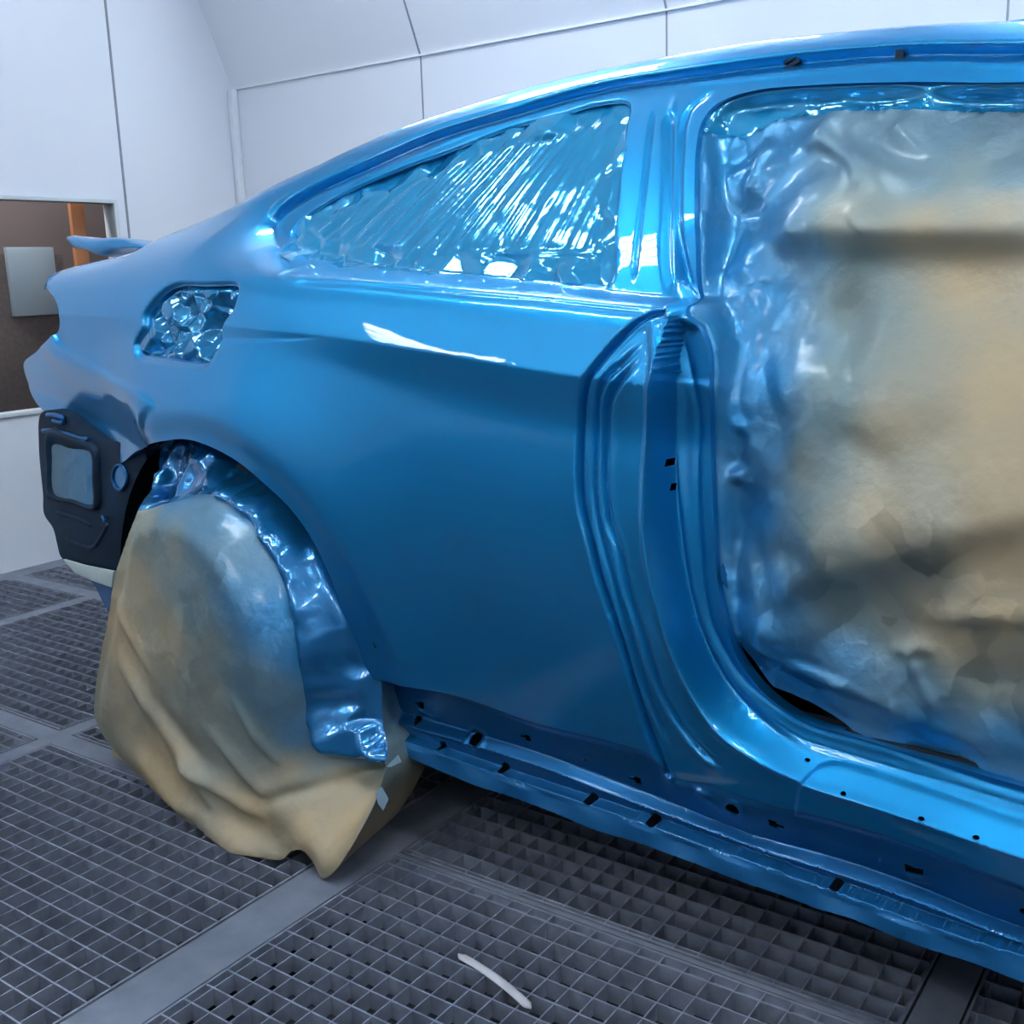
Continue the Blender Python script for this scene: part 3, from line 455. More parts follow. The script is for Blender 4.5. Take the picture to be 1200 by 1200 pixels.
def S(X, Z, detail=True):
    y = S0(X, Z)
    g = zsil(X)-Z; r = .038
    q = np.clip((r-g)/r, 0, .999); y = y+(r-np.sqrt(r*r-(r*q)**2))*.9
    if not detail: return y
    def ln(n): return dist_line(X, Z, LN[n])
    # window surround and pillar: set back a little, framed by the drip channel
    sd = sdist(X, Z, np.vstack([LN['DRIPC'][::-1], LN['BELT']]), regW)
    inW = inside(X, Z, regW)
    y = y+.010*sstep(sd/.006+.5)*sstep((Z-.93)/.03)
    for n, wd, dp in (('DRIPC', .0075, .016), ('DRIP1', .004, -.0015)):
        d, s_, a, t = ln(n); y = y+dp*np.exp(-(d/wd)**2)*fade(a, t, .03, .001)
    d, s_, a, t = ln('DRIP2'); y = y-.002*np.exp(-(d/.004)**2)
    d, s_, a, t = ln('BELT2'); y = y+.004*np.exp(-(d/.004)**2)*fade(a, t)
    d, s_, a, t = ln('BELT'); y = y-.003*np.exp(-(d/.004)**2)*fade(a, t)
    for n, wd, dp in (('SLOT', .0028, .006), ('PG1', .0075, .010), ('PR1', .006, -.003), ('PG2', .005, .007)):
        d, s_, a, t = ln(n); y = y+dp*np.exp(-(d/wd)**2)*fade(a, t)
    dw = dist_line(X, Z, np.vstack([winL, winL[:1]]))[0]; y = y+.006*np.exp(-(dw/.004)**2)
    # door jamb
    below = sstep((.975-Z)/.040)
    s1 = sdist(X, Z, LN['E1'], reg1); s1 = np.where(X > -.78, np.abs(s1), s1); up = (Z > zPL(X)-.0)
    y = y+.010*sstep(s1/.010)*below*np.where(Z > zPL(X)-.02, 1, 0)
    d, s_, a, t = ln('E1'); y = y+.017*np.exp(-(d/.0038)**2)*fade(a, t, .02, .01)
    for n in ('B2', 'B3'):
        d, s_, a, t = ln(n); y = y+.0085*np.exp(-(d/.0044)**2)*fade(a, t, .06, .04)-.0022*np.exp(-((d-.0095)/.0045)**2)*fade(a, t, .06, .04)
    pr_ = LN['PR1'][np.argsort(LN['PR1'][:, 1])]; xr = np.interp(Z, pr_[:, 1], pr_[:, 0])
    y = y+.050*sstep((X-xr+.004)/.014)*sstep((1.10-Z)/.17)*(1-below)*(X < -.6)
    s4 = sdist(X, Z, LN['E4'], reg4); s5 = sdist(X, Z, LN['E5'], reg5)
    a4 = np.maximum(s4, 0); a5 = np.maximum(-s5, 0); u = np.where(s4 <= 0, 0, np.where(s5 >= 0, 1, a4/(a4+a5+1e-6)))
    sill = sstep((X+.74)/.16)*sstep((.60-Z)/.15)
    prof_p = sstep(np.clip(u*1.35, 0, 1))*.068
    prof_s = (u*.92+.08*sstep(u))*.052
    y = y+(prof_p*(1-sill)+prof_s*sill)*below
    y = y-.30*np.clip(Z-.872, 0, .09)*sstep(u*3)*below
    d, s_, a, t = ln('E5'); y = y-.005*np.exp(-(d/.008)**2)*below*(s5 > -.02)
    y = y-.003*np.exp(-(s4/.006)**2)*below*(s4 > -.03)
    d, s_, a, t = ln('E6'); y = y+.0035*np.exp(-(d/.0045)**2)*fade(a, t, .02, .3)*below
    # sill step plate
    d, s_, a, t = ln('STEPS'); sS = sdist(X, Z, LN['STEPS'], regS); y = y-.006*sstep(sS/.006)*(Z > zPL(X)-.01)
    # swage lines behind and before the filler flap
    d1, s_, a, t = ln('SWG1'); d2, s2_, a2, t2 = ln('SWG2')
    top = np.interp(X, LN['SWG1'][np.argsort(LN['SWG1'][:, 0]), 0], LN['SWG1'][np.argsort(LN['SWG1'][:, 0]), 1]); bt = np.interp(X, LN['SWG2'][np.argsort(LN['SWG2'][:, 0]), 0], LN['SWG2'][np.argsort(LN['SWG2'][:, 0]), 1])
    hh = np.maximum(top-bt, 1e-4); tt = np.clip((top-Z)/hh, 0, 1); m = (X > LN['SWG1'][0][0]-.03)*(X < LN['SWG1'][-1][0])
    y = y+m*(.30*hh*tt*sstep((1-tt)/.25))*.55
    # filler pocket rim
    df = dist_line(X, Z, np.vstack([fuelL, fuelL[:1]]))[0]; y = y+.010*sstep(1-df/.012)
    # rear corner: bumper-side pressing
    sB = sdist(X, Z, LN['BUMP'], regB); d, s_, a, t = ln('BUMP'); f = sstep((t-a)/.08)
    y = y+f*(-.010*sstep(sB/.007+.5)*sstep((.12-sB)/.1))
    # rocker: set back web, light band, pinch weld ledge
    zl = zPL(X); k = sstep((zl-Z)/.016); b1, b2, pi = zB1(X), zB2(X), zPI(X)
    fr = sstep((-1.30-X)/.10)
    yr = np.where(Z > b1, .112-.022*np.clip((Z-b1)/np.maximum(zl-b1, 1e-3), 0, 1), np.where(Z > b2, .112-.022*(b1-Z)/np.maximum(b1-b2, 1e-3), .090))
    yr = yr+.006*sstep((b2-Z)/.004)*(Z > pi)
    yr = np.where(Z > pi+.003, yr, .0755+.012*(Z-pi)/.03)
    yr = yr+.002*np.sin(X*39)*np.sin(Z*80+X*11)*(Z < pi-.006)
    y = y*(1-k)+yr*k
    for hx, hz, hr in HOLE_RIMS: rr = np.hypot(X-hx, Z-hz); y = y-.004*np.exp(-((rr-hr*1.35)/(hr*.35))**2)
    for (ax, az), (bx, bz) in BEADS: d = dist_line(X, Z, np.array([(ax, az), (bx, bz)]))[0]; y = y-.006*np.exp(-(d/.006)**2)
    return y
HOLE_RIMS = [(D_HOLES[2][0], D_HOLES[2][1], D_HOLES[2][2]*1.5), (D_HOLES[6][0], D_HOLES[6][1], D_HOLES[6][2])]
BEADS = [((D_HOLES[6][0]-.055, D_HOLES[6][1]+.012), (D_HOLES[6][0]-.018, D_HOLES[6][1]-.004)), ((-1.335, .262), (-1.30, .256)), ((D_RECT[3][0]-.012, D_RECT[4][1]-.006), (D_RECT[3][0]+.004, D_RECT[3][1]-.006))]
holes = []
def circ(x, z, rx, rz=None, n=14): rz = rz or rx; return np.array([(x+rx*math.cos(2*math.pi*k/n), z+rz*math.sin(2*math.pi*k/n)) for k in range(n)])
for x, z, r in D_HOLES: holes.append(circ(x, z, r*1.35, r))
for i, (x, z) in enumerate(D_KEYH):
    s = 1 if i == 3 else -1; r = .0065
    holes.append(np.array([(x-s*r, z-r), (x+s*r, z-r), (x+s*r, z-r*.4), (x+s*r*2.6, z-r*.4), (x+s*r*2.6, z+r*.4), (x+s*r, z+r*.4), (x+s*r, z+r), (x-s*r, z+r)])[::s])
holes.append(np.array(D_RECT))
for x, z in D_SLOTS: holes.append(circ(x, z, .0042, .0022, 8))
for i, (x, z) in enumerate(D_PH[:2]): holes.append(np.array([(x-.0016, z-.005), (x+.0016, z-.005), (x+.0016, z+.005), (x-.0016, z+.005)]))

rings = [outer, winL, openP, fuelL]+holes
# point cloud
pts = []; edges = []
def add_ring(r, closed=True):
    n0 = len(pts); pts.extend(map(tuple, r)); n = len(r)
    for i in range(n if closed else n-1): edges.append((n0+i, n0+(i+1) % n))
for r in rings: add_ring(r)
for n in ('DRIPC', 'BELT', 'E1', 'PLOW'): add_ring(LN[n], False)
def offs(line, ds):
    t = np.gradient(line, axis=0); t /= np.linalg.norm(t, axis=1)[:, None]+1e-9; nrm = np.stack([-t[:, 1], t[:, 0]], 1)
    return [line+nrm*d for d in ds]
free = []
sym = lambda *a: [s*v for v in a for s in (1, -1)]
for n in ('DRIPC', 'E1'): free += offs(LN[n], sym(.0016, .0034, .0055, .008, .011, .015))
for n in ('DRIP1', 'DRIP2', 'BELT', 'BELT2', 'SLOT', 'PG2', 'PR1', 'E6', 'STEPS', 'BUMP', 'SWG1', 'SWG2'): free += offs(LN[n], [0]+sym(.002, .0045, .0075, .011))
for n in ('PG1', 'B2', 'B3', 'E4', 'E5'): free += offs(LN[n], [0]+sym(.0018, .0038, .006, .0085, .0115, .015))
for n in ('PLOW', 'BAND1', 'BAND2', 'PINCH'): free += offs(LN[n], [0]+sym(.0018, .004, .0065, .009, .012, .016))
crl = np.array([(x, crease_z(np.array([x]))[0]) for x in np.arange(-2.6, -.86, .008)]); free += offs(crl, [0]+sym(.0015, .003, .005, .008, .012))
free += [silL+np.array([0, -d]) for d in (.0012, .003, .0055, .009, .014, .02, .028, .037)]
free += offs(winL, [.002, .0045, .007, -.002, -.0045, -.007]); free += offs(fuelL, [.002, .0045, .0075, .011, -.002, -.0045, -.0075, -.011])
gx, gz = np.meshgrid(np.arange(-2.7, XR, .0095), np.arange(.14, 1.4, .0095)); gx = gx+(np.arange(gx.shape[0]) % 2)[:, None]*.00475
free.append(np.stack([gx.ravel(), gz.ravel()], 1))
F_ = np.vstack(free)
keep = inside(F_[:, 0], F_[:, 1], outer)
for r in [winL, openP, fuelL]+holes: keep &= ~inside(F_[:, 0], F_[:, 1], r)
gx, gz = np.meshgrid(np.arange(-.80, -.64, .0038), np.arange(.50, 1.0, .0038)); F2 = np.stack([gx.ravel(), gz.ravel()], 1)
F2 = F2[inside(F2[:, 0], F2[:, 1], outer)]
kp = np.ones(len(F2), bool)
for r in [winL, openP, fuelL]+holes: kp &= ~inside(F2[:, 0], F2[:, 1], r)
F_ = np.vstack([F_[keep], F2[kp]])
# between the two jamb edges the points follow the edges, so the steep face stays clean
def by_z(n): a = LN[n]; a = a[a[:, 1] > .50]; a = a[np.argsort(a[:, 1])]; return lambda z: np.interp(z, a[:, 1], a[:, 0])
x4, x5 = by_z('E4'), by_z('E5'); zlo, zhi = .56, .962
a4_, a5_ = x4(F_[:, 1]), x5(F_[:, 1]); F_ = F_[~((F_[:, 1] > zlo) & (F_[:, 1] < zhi) & (F_[:, 0] > a4_-.014) & (F_[:, 0] < a5_+.003))]
F3 = np.array([(x4(z)+o, z) for z in np.arange(zlo, zhi, .0045) for o in (-.012, -.009, -.006, -.0035, -.0015)]+[(x4(z)+(x5(z)-x4(z))*t, z) for z in np.arange(zlo, zhi, .0045) for t in np.linspace(0, 1.08, 15)])
kp = np.ones(len(F3), bool)
for r in [winL, openP, fuelL]+holes: kp &= ~inside(F3[:, 0], F3[:, 1], r)
F_ = np.vstack([F_, F3[kp]]); keep = np.ones(len(F_), bool)
# thin out clumps
key = np.round(F_/.0016).astype(int); _, ui = np.unique(key, axis=0, return_index=True); F_ = F_[np.sort(ui)]
bd = np.array(pts); 
cell = {}
for p in bd: cell.setdefault((int(p[0]//.004), int(p[1]//.004)), []).append(p)
def near_bd(p):
    i, j = int(p[0]//.004), int(p[1]//.004)
    for a in (-1, 0, 1):
        for b in (-1, 0, 1):
            for q in cell.get((i+a, j+b), ()):
                if (q[0]-p[0])**2+(q[1]-p[1])**2 < 1.4e-3**2: return True
    return False
F_ = np.array([p for p in F_ if not near_bd(p)])
allp = [Vector(p) for p in pts]+[Vector(p) for p in F_]
ov, oe, of, _, _, _ = delaunay_2d_cdt(allp, edges, [], 0, 1e-6)
P2 = np.array([tuple(v) for v in ov]); T3 = np.array([f for f in of if len(f) == 3])
cen = P2[T3].mean(1)
k = inside(cen[:, 0], cen[:, 1], outer)
for r in [winL, openP, fuelL]+holes: k &= ~inside(cen[:, 0], cen[:, 1], r)
T3 = T3[k]; cen = cen[k]
Yv = S(P2[:, 0], P2[:, 1]); V3 = np.stack([P2[:, 0], Yv, P2[:, 1]], 1)
ar = (P2[T3[:, 1]]-P2[T3[:, 0]]); br = (P2[T3[:, 2]]-P2[T3[:, 0]]); crs = ar[:, 0]*br[:, 1]-ar[:, 1]*br[:, 0]
T3[crs < 0] = T3[crs < 0][:, ::-1]
fn = np.cross(V3[T3[:, 1]]-V3[T3[:, 0]], V3[T3[:, 2]]-V3[T3[:, 0]])
VN = np.zeros_like(V3)
for i in range(3): np.add.at(VN, T3[:, i], fn)
VN /= np.linalg.norm(VN, axis=1)[:, None]+1e-12
print('body verts', len(V3), 'tris', len(T3), 'mean ny', VN[:, 1].mean())
cls = np.zeros(len(T3), int)                                             # 0 quarter panel and roof rail
cls[inside(cen[:, 0], cen[:, 1], regW)] = 1                              # 1 window surround and pillar
jam = inside(cen[:, 0], cen[:, 1], reg1) | (cen[:, 0] > -.775) & (cen[:, 1] < .97)
cls[jam & (cls == 0)] = 2
cls[(cls == 1) & (cen[:, 1] < .955)] = 2
cls[cen[:, 1] < zPL(cen[:, 0])] = 3                                      # 3 rocker
cls[(cls == 0) & (cen[:, 0] > -.775) & (cen[:, 1] < 1.1)] = 2
def rim_faces(tris, depth):
    # returned flange: open borders of a panel folded back into the body
    from collections import Counter
    c = Counter(); dirs = {}
    for t in tris:
        for a, b in ((t[0], t[1]), (t[1], t[2]), (t[2], t[0])): e = (min(a, b), max(a, b)); c[e] += 1; dirs[e] = (a, b)
    return [dirs[e] for e, n in c.items() if n == 1]
def sub(name, idx, m, parent, label=None):
    tr = T3[idx]; u, inv = np.unique(tr, return_inverse=True)
    o = mesh_obj(name, V3[u], inv.reshape(-1, 3), m, None, VN[u]); adopt(o, parent)
    if label: o['label'] = label
    return o
allb = rim_faces([tuple(t) for t in T3], .02)
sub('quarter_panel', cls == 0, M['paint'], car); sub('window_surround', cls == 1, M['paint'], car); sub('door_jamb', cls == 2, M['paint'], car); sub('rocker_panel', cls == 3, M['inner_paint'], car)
RV = []; RF = []; HC = [h_.mean(0) for h_ in holes]
for a, b in allb:
    n = len(RV); pa, pb = V3[a], V3[b]; m_ = (pa+pb)/2; small = any((m_[0]-h_[0])**2+(m_[2]-h_[1])**2 < .018**2 for h_ in HC); dpt = np.array([0, .003 if small else .022, 0])
    RV += [pa, pb, pb+dpt, pa+dpt]; RF.append((n+1, n, n+3, n+2))
adopt(mesh_obj('folded_flange', RV, RF, M['paint'], None, None, False), car)
# the far side, one plain mirrored skin
fx, fz = np.meshgrid(np.arange(-2.30, XR+.001, .06), np.linspace(0, 1, 22)); zz = .2+(zsil(fx)-.004-.2)*fz
yy = 1.87-S(fx.ravel(), zz.ravel(), False).reshape(fx.shape); nr, nc = fx.shape
FV = np.stack([fx.ravel(), yy.ravel(), zz.ravel()], 1); FF = [(i*nc+j, i*nc+j+1, (i+1)*nc+j+1, (i+1)*nc+j) for i in range(nr-1) for j in range(nc-1) if not ((fx[i, j]+1.775)**2+(zz[i, j]-.335)**2 < .16)]
adopt(mesh_obj('far_side_panel', FV, FF, M['paint']), car)
# roof, boot deck
def deck(name, x0, x1, crown):
    xs_ = np.arange(x0, x1+.001, .03); t = np.linspace(0, 1, 25); V = []; F = []
    for x in xs_:
        z0 = zsil(x); y0 = float(S(np.array([x]), np.array([z0-.0004]), False)[0])-.004
        for q in t: V.append((x, y0+(1.87-2*y0)*q, z0-.002+crown*(1-(2*q-1)**2)**1.0*.9))
    n = len(t)
    for i in range(len(xs_)-1):
        for j in range(n-1): F.append((i*n+j, (i+1)*n+j, (i+1)*n+j+1, i*n+j+1))
    adopt(mesh_obj(name, V, F, M['paint']), car)
deck('roof_panel', -1.62, XR, .028); deck('rear_window_cover', -2.07, -1.62, .015); deck('boot_lid', -2.45, -2.07, .004)
# raised trailing edge of the boot lid
V = []; F = []; base = [Vector((x, 0, z)) for x, z in D_SPOIL]; cs = sum(base, Vector())/len(base)
sec = [(.25, .55), (.262, .9), (.28, 1), (.34, .97), (.42, .86), (.50, .62), (.55, .35)]
sb_ = smooth_line(D_SPOIL, .012, True)
for y, k_ in sec:
    for x, z in sb_: V.append((cs.x+(x-cs.x)*k_-.10*(y-.28), y, cs.z-.012*(1-k_)+(z-cs.z)*k_-.05*(y-.28)))
n = len(sb_)
for i in range(len(sec)-1):
    for j in range(n): F.append((i*n+j, i*n+(j+1) % n, (i+1)*n+(j+1) % n, (i+1)*n+j))
F.append(tuple(range(n))[::-1]); F.append(tuple((len(sec)-1)*n+j for j in range(n)))
adopt(mesh_obj('boot_spoiler', V, F, M['paint']), car)
mb = MB(); mb.box((cs.x+.01, .36, 1.05), (.05, 0, 0), (0, .10, 0), (0, 0, cs.z-1.05-.004)); mb.build('spoiler_stand', M['paint'], car, bevel=.004)
# inner structure: pan, arch liner, cabin block
mb = MB(); mb.box((-1.30, .17, .13), (3.1, 0, 0), (0, 1.53, 0), (0, 0, .07)); mb.box((-2.45, .35, .22), (1.2, 0, 0), (0, 1.17, 0), (0, 0, .04)); mb.box((-1.30, .135, .19), (3.1, 0, 0), (0, .03, 0), (0, 0, .22))
mb.box((-1.36, .13, .20), (.03, 0, 0), (0, 1.5, 0), (0, 0, .4)); mb.build('floor_pan', M['black'], car)
mb = MB(); mb.box((-2.2, .40, .24), (1.5, 0, 0), (0, .02, 0), (0, 0, .75)); mb.box((-2.45, .22, .30), (.02, 0, 0), (0, 1.4, 0), (0, 0, .70)); mb.build('inner_side_wall', M['black'], car)
V = []; F = []
for i in range(33):
    a = math.radians(8+195*i/32)
    for y, rr in ((.012, .415), (.05, .43), (.40, .44)): V.append((WC[0]+rr*math.cos(a), y+.02*(abs(math.cos(a))), WC[1]+rr*math.sin(a)))
for i in range(32):
    for j in range(2): F.append((i*3+j, i*3+j+1, (i+1)*3+j+1, (i+1)*3+j))
adopt(mesh_obj('wheel_arch_liner', V, F, M['black_film']), car)
def hub(x, y0, y1):
    mb = MB(); mb.tube([(x, y0, .33), (x, y0+.01, .33), (x, y1-.01, .33), (x, y1, .33)], [.30, .325, .325, .30], 32); mb.build('covered_wheel', M['paper'], car, smooth=False)
hub(-1.775, 1.60, 1.84); hub(1.03, .05, .28); hub(1.03, 1.60, 1.84)
# front of the car beyond the picture: wing, bonnet and nose, kept plain
V = []; F = []; xs_ = np.linspace(XR, 2.05, 24); ts = np.linspace(0, 1, 24)
for x in xs_:
    q = (x-XR)/(2.05-XR); zt_ = .93-.20*q**1.6; yi = .03+.30*max(q-.55, 0)**1.6*2
    for t in ts:
        a = math.pi*t; V.append((x, yi+(.935-yi)*(1-math.copysign(abs(math.cos(a))**.35, math.cos(a))), .22+(zt_-.22)*abs(math.sin(a))**.35))
for i in range(23):
    for j in range(23): F.append((i*24+j, (i+1)*24+j, (i+1)*24+j+1, i*24+j+1))
adopt(mesh_obj('front_body', V, F, M['paint']), car)
# filler pocket
mb = MB(); pin = [(cs_[0], cs_[1]) for cs_ in fuelL]
V = [(x, float(S(np.array([x]), np.array([z]))[0]), z) for x, z in fuelL]; n = len(V); c0 = fuelL.mean(0)
V2 = [(c0[0]+(x-c0[0])*.97, y+.018, c0[1]+(z-c0[1])*.97) for x, y, z in V]; V3_ = [(c0[0]+(x-c0[0])*.9, y+.05, c0[1]+(z-c0[1])*.9) for x, y, z in V]
VV = V+V2+V3_+[(c0[0], .09, c0[1])]; FF = []
for j in range(n):
    k2 = (j+1) % n; FF += [(j, k2, n+k2, n+j), (n+j, n+k2, 2*n+k2, 2*n+j), (2*n+j, 2*n+k2, 3*n)]
adopt(mesh_obj('filler_pocket', VV, FF, M['paint']), car)
# channel clips
for i, (x, y, z) in enumerate(D_CLIPS):
    mb = MB(); sy = float(S(np.array([x]), np.array([z]))[0])
    if i == 0: mb.box((x-.012, sy-.008, z-.009), (.026, 0, .010), (0, .02, 0), (-.002, 0, .006)); mb.box((x-.010, sy-.010, z+.0), (.026, 0, .010), (0, .02, 0), (-.002, 0, .004))
    else: mb.box((x-.006, sy-.008, z-.016), (.012, 0, 0), (0, .02, 0), (-.001, 0, .030)); mb.box((x-.006, sy-.012, z-.020), (.018, 0, 0), (0, .02, 0), (0, 0, .007))
    mb.build('roof_channel_clip', M['dark_plate'], car, bevel=.0012)
# rear bumper mounting plate
pl = smooth_line(D_PLATE, .012, True)
plate = MB().prism([tuple(p) for p in pl], .070, .11).build('rear_side_plate', M['dark_plate'], car, bevel=.003)
plate['label'] = 'dark blue-grey plate below the rear corner'
def band(poly_out, poly_in, y0, y1, y2):
    o_ = smooth_line(poly_out, .006, True); i_ = smooth_line(poly_in, .006, True); n = 60
    def rs(p):
        p = np.vstack([p, p[:1]]); d = np.concatenate([[0], np.cumsum(np.linalg.norm(np.diff(p, axis=0), axis=1))]); t = np.linspace(0, d[-1], n, endpoint=False); return np.stack([np.interp(t, d, p[:, 0]), np.interp(t, d, p[:, 1])], 1)
    o_, i_ = rs(o_), rs(i_); V = []; F = []
    for ring, y in ((o_, y1), (o_*.93+i_*.07, y0), (o_*.45+i_*.55, y0), (i_, y2)): V += [(x, y, z) for x, z in ring]
    for r_ in range(3):
        for j in range(n): k2 = (j+1) % n; F.append((r_*n+j, r_*n+k2, (r_+1)*n+k2, (r_+1)*n+j))
    return V, F
V, F = band(D_VOUT, D_VIN, .058, .072, .069); vf = mesh_obj('vent_frame', V, F, M['dark_plate'])
adopt(vf, plate)
mb = MB(); mb.tube([(x, .066, z) for x, z in smooth_line(D_OVAL, .004, True)]+[(D_OVAL[0][0], .066, D_OVAL[0][1])], .0035, 8, False); mb.build('oval_grommet', M['inner_paint'], plate, smooth=True)
MB().prism([tuple(p) for p in smooth_line(D_OVAL, .005, True)], .0675, .072).build('grommet_film', M['wheel_film'], plate)
for nm in ('RIB1', 'RIB2'):
    l = smooth_line(D_RIB1 if nm == 'RIB1' else D_RIB2, .008); mb = MB(); mb.tube([(x, .071, z) for x, z in l], [.0035]+[.006]*(len(l)-2)+[.0035], 8); mb.build('pressed_rib', M['dark_plate'], plate, smooth=True)
for l in (D_BR, D_BR2): MB().tube([(x, .066, z) for x, z in smooth_line(l, .008)], .006, 8).build('edge_bracket', M['inner_paint'], plate, smooth=True)
x, z = D_CLIP[0]; mb = MB(); mb.tube([(x-.008, .068, z-.004), (x+.004, .05, z+.004), (x+.010, .05, z-.008)], .0035, 8); mb.build('spring_clip', M['inner_paint'], plate, smooth=True)
x, z = D_PIN[0]; MB().tube([(x-.018, .08, z), (x+.012, .07, z-.004)], .004, 8).build('locating_pin', M['dark_plate'], plate, smooth=True)
# ================================================================ MASKING
def crumple(X, Z, n, amp, slope, c, seed, box):
    # folded-paper relief: upper and lower envelopes of tilted facets
    r = np.random.default_rng(seed); out = np.zeros(X.shape)
    for sgn in (1, -1):
        sx = r.uniform(box[0], box[1], n); sz = r.uniform(box[2], box[3], n); g = r.normal(0, slope, (n, 2)); a = r.uniform(-amp, amp, n)
        best = np.full(X.shape, -1e9)
        for i in range(n):
            dx = X-sx[i]; dz = Z-sz[i]; best = np.maximum(best, a[i]+g[i, 0]*dx+g[i, 1]*dz-c*(dx*dx+dz*dz))
        out += sgn*best
    out -= out.mean()
    return out*.5
def idw(X, Z, P_, pw=3.0):
    n = np.zeros(X.shape); d = np.zeros(X.shape)
    for x, z, s in P_: w_ = 1/((X-x)**2+(Z-z)**2+2e-4)**(pw/2); n += w_*s; d += w_
    return n/d
def sheet(name, V, F, m, parent, spray=None, crease=.25):
    o = mesh_obj(name, V, F, m)
    at = o.data.attributes.new('crease', 'FLOAT', 'POINT'); at.data.foreach_set('value', (np.ones(len(V))*crease).astype(np.float32))
    if spray is not None:
        at = o.data.attributes.new('spray', 'FLOAT', 'POINT'); at.data.foreach_set('value', np.clip(spray, 0, 1).astype(np.float32))
    if parent: adopt(o, parent)
    return o
def cut_mesh(rings, lines, step, ylist=()):
    ps = []; ed = []
    for r in rings:
        n0 = len(ps); ps += [tuple(p) for p in r]; ed += [(n0+i, n0+(i+1) % len(r)) for i in range(len(r))]
    for l in lines:
        n0 = len(ps); ps += [tuple(p) for p in l]; ed += [(n0+i, n0+i+1) for i in range(len(l)-1)]
    R = rings[0]; gx, gz = np.meshgrid(np.arange(R[:, 0].min(), R[:, 0].max(), step), np.arange(R[:, 1].min(), R[:, 1].max(), step)); gx = gx+(np.arange(gx.shape[0]) % 2)[:, None]*step/2
    g = np.stack([gx.ravel(), gz.ravel()], 1); g = g[inside(g[:, 0], g[:, 1], R)]
    ov, oe, of, _, _, _ = delaunay_2d_cdt([Vector(p) for p in ps]+[Vector(p) for p in g], ed, [], 0, 1e-6)
    P = np.array([tuple(v) for v in ov]); T = np.array([f for f in of if len(f) == 3]); c = P[T].mean(1); T = T[inside(c[:, 0], c[:, 1], R)]
    a = P[T[:, 1]]-P[T[:, 0]]; b = P[T[:, 2]]-P[T[:, 0]]; cr = a[:, 0]*b[:, 1]-a[:, 1]*b[:, 0]; T[cr < 0] = T[cr < 0][:, ::-1]
    return P, T
def part_of(P, T, sel, Y, name, m, parent, spray=None, crease=None):
    tr = T[sel]; u, inv = np.unique(tr, return_inverse=True)
    V = np.stack([P[u, 0], Y[u], P[u, 1]], 1); return sheet(name, V, inv.reshape(-1, 3), m, parent, None if spray is None else spray[u], .25 if crease is None else crease[u])
def foldsum(X, Z, folds):
    y = np.zeros(X.shape)
    for x0, z0, x1, z1, wd, A, kd in folds:
        L = math.hypot(x1-x0, z1-z0); t = ((X-x0)*(x1-x0)+(Z-z0)*(z1-z0))/L/L; d = ((X-x0)*(z1-z0)-(Z-z0)*(x1-x0))/L     # d > 0 below the line
        e = sstep(t/.25)*sstep((1-t)/.25); tc = np.clip(t, 0, 1); e = np.where((t < 0) | (t > 1), 0, e)
        if kd == 2: p = np.where(d < 0, np.exp(-(d/(wd*1.6))**2), np.exp(-(d/(wd*.8))**2))
        else: p = np.exp(-(d/wd)**2)
        y -= A*p*e
    return y
# ---- paper over the door opening
door = empty('door_opening_masking', (-.2, .15, .42), 'brown masking paper sheet covering the door opening, blue overspray round its edges', 'masking paper')
PZ = ([.38,.5,.7,.85,.97,1.1,1.28,1.4], [.160,.152,.148,.158,.20,.262,.350,.41])
def PYs(z):
    return sum(np.interp(z+k*.012, *PZ) for k in (-2, -1, 0, 1, 2))/5
pr = np.array([(-.90, 1.33), (-.88, 1.0), (-.78, .80), (-.80, .66), (-.79, .56)]+[tuple(p) for p in D_GAP]+[(XR, D_GAP[-1][1]-.005), (XR, 1.26), (-.2, 1.31), (-.6, 1.33)])
tape = smooth_line([tuple(p) for p in D_DTAPE]+[(XR, D_DTAPE[-1][1]-.02)], .006)
P, T = cut_mesh([smooth_line(pr, .008, True)], [tape], .0047)
X, Z = P[:, 0], P[:, 1]
ztape = np.interp(X, tape[:, 0], tape[:, 1], left=.0)
edge = np.clip(dist_line(X, Z, openL)[0], 0, 1)
opn = inside(X, Z, openP)
left = np.exp(-(np.abs(X-np.interp(Z, [.45, .55, .8, 1.25], [-.55, -.66, -.70, -.83]))/.10)**2)
bot = np.exp(-((Z-.50-.0*X)/.09)**2)*sstep((Z-.40)/.05); star = np.exp(-(((X+.47)/.10)**2+((Z-.64)/.07)**2))
box = (-1.0, XR, .35, 1.4)
Yp = PYs(Z)-.028*np.exp(-((Z-.80)/.28)**2)*sstep(edge/.22)*opn
Yp = Yp+foldsum(X, Z, D_DFOLD)
ampl = .15+.55*left+.9*bot+.8*star
Yp = Yp+crumple(X, Z, 70, .010, .16, .6, 3, box)*(.30+.45*ampl)*.8+crumple(X, Z, 420, .0035, .20, 1.5, 5, box)*ampl*.8+crumple(X, Z, 1500, .0015, .25, 4.0, 6, box)*np.clip(left+bot+star, 0, 1)*.6
# radial puckers at the taped edge
ang = np.arctan2(Z-.85, X+.15); Yp = Yp+crumple(X, Z, 700, .003, .30, 6, 15, box)*np.exp(-(edge/.06)**2)*.8
Yp = np.where(Z > ztape, Yp+.004+crumple(X, Z, 300, .004, .30, 6.0, 9, (-1, XR, 1.15, 1.4))*.5, Yp)
low = np.exp(-((dist_line(X, Z, np.array([(-.66, .51), (-.55, .475), (-.42, .462), (-.28, .455), (XR, .45)]))[0])/.012)**2)
Yp = np.maximum(Yp, PYs(Z)-.075)
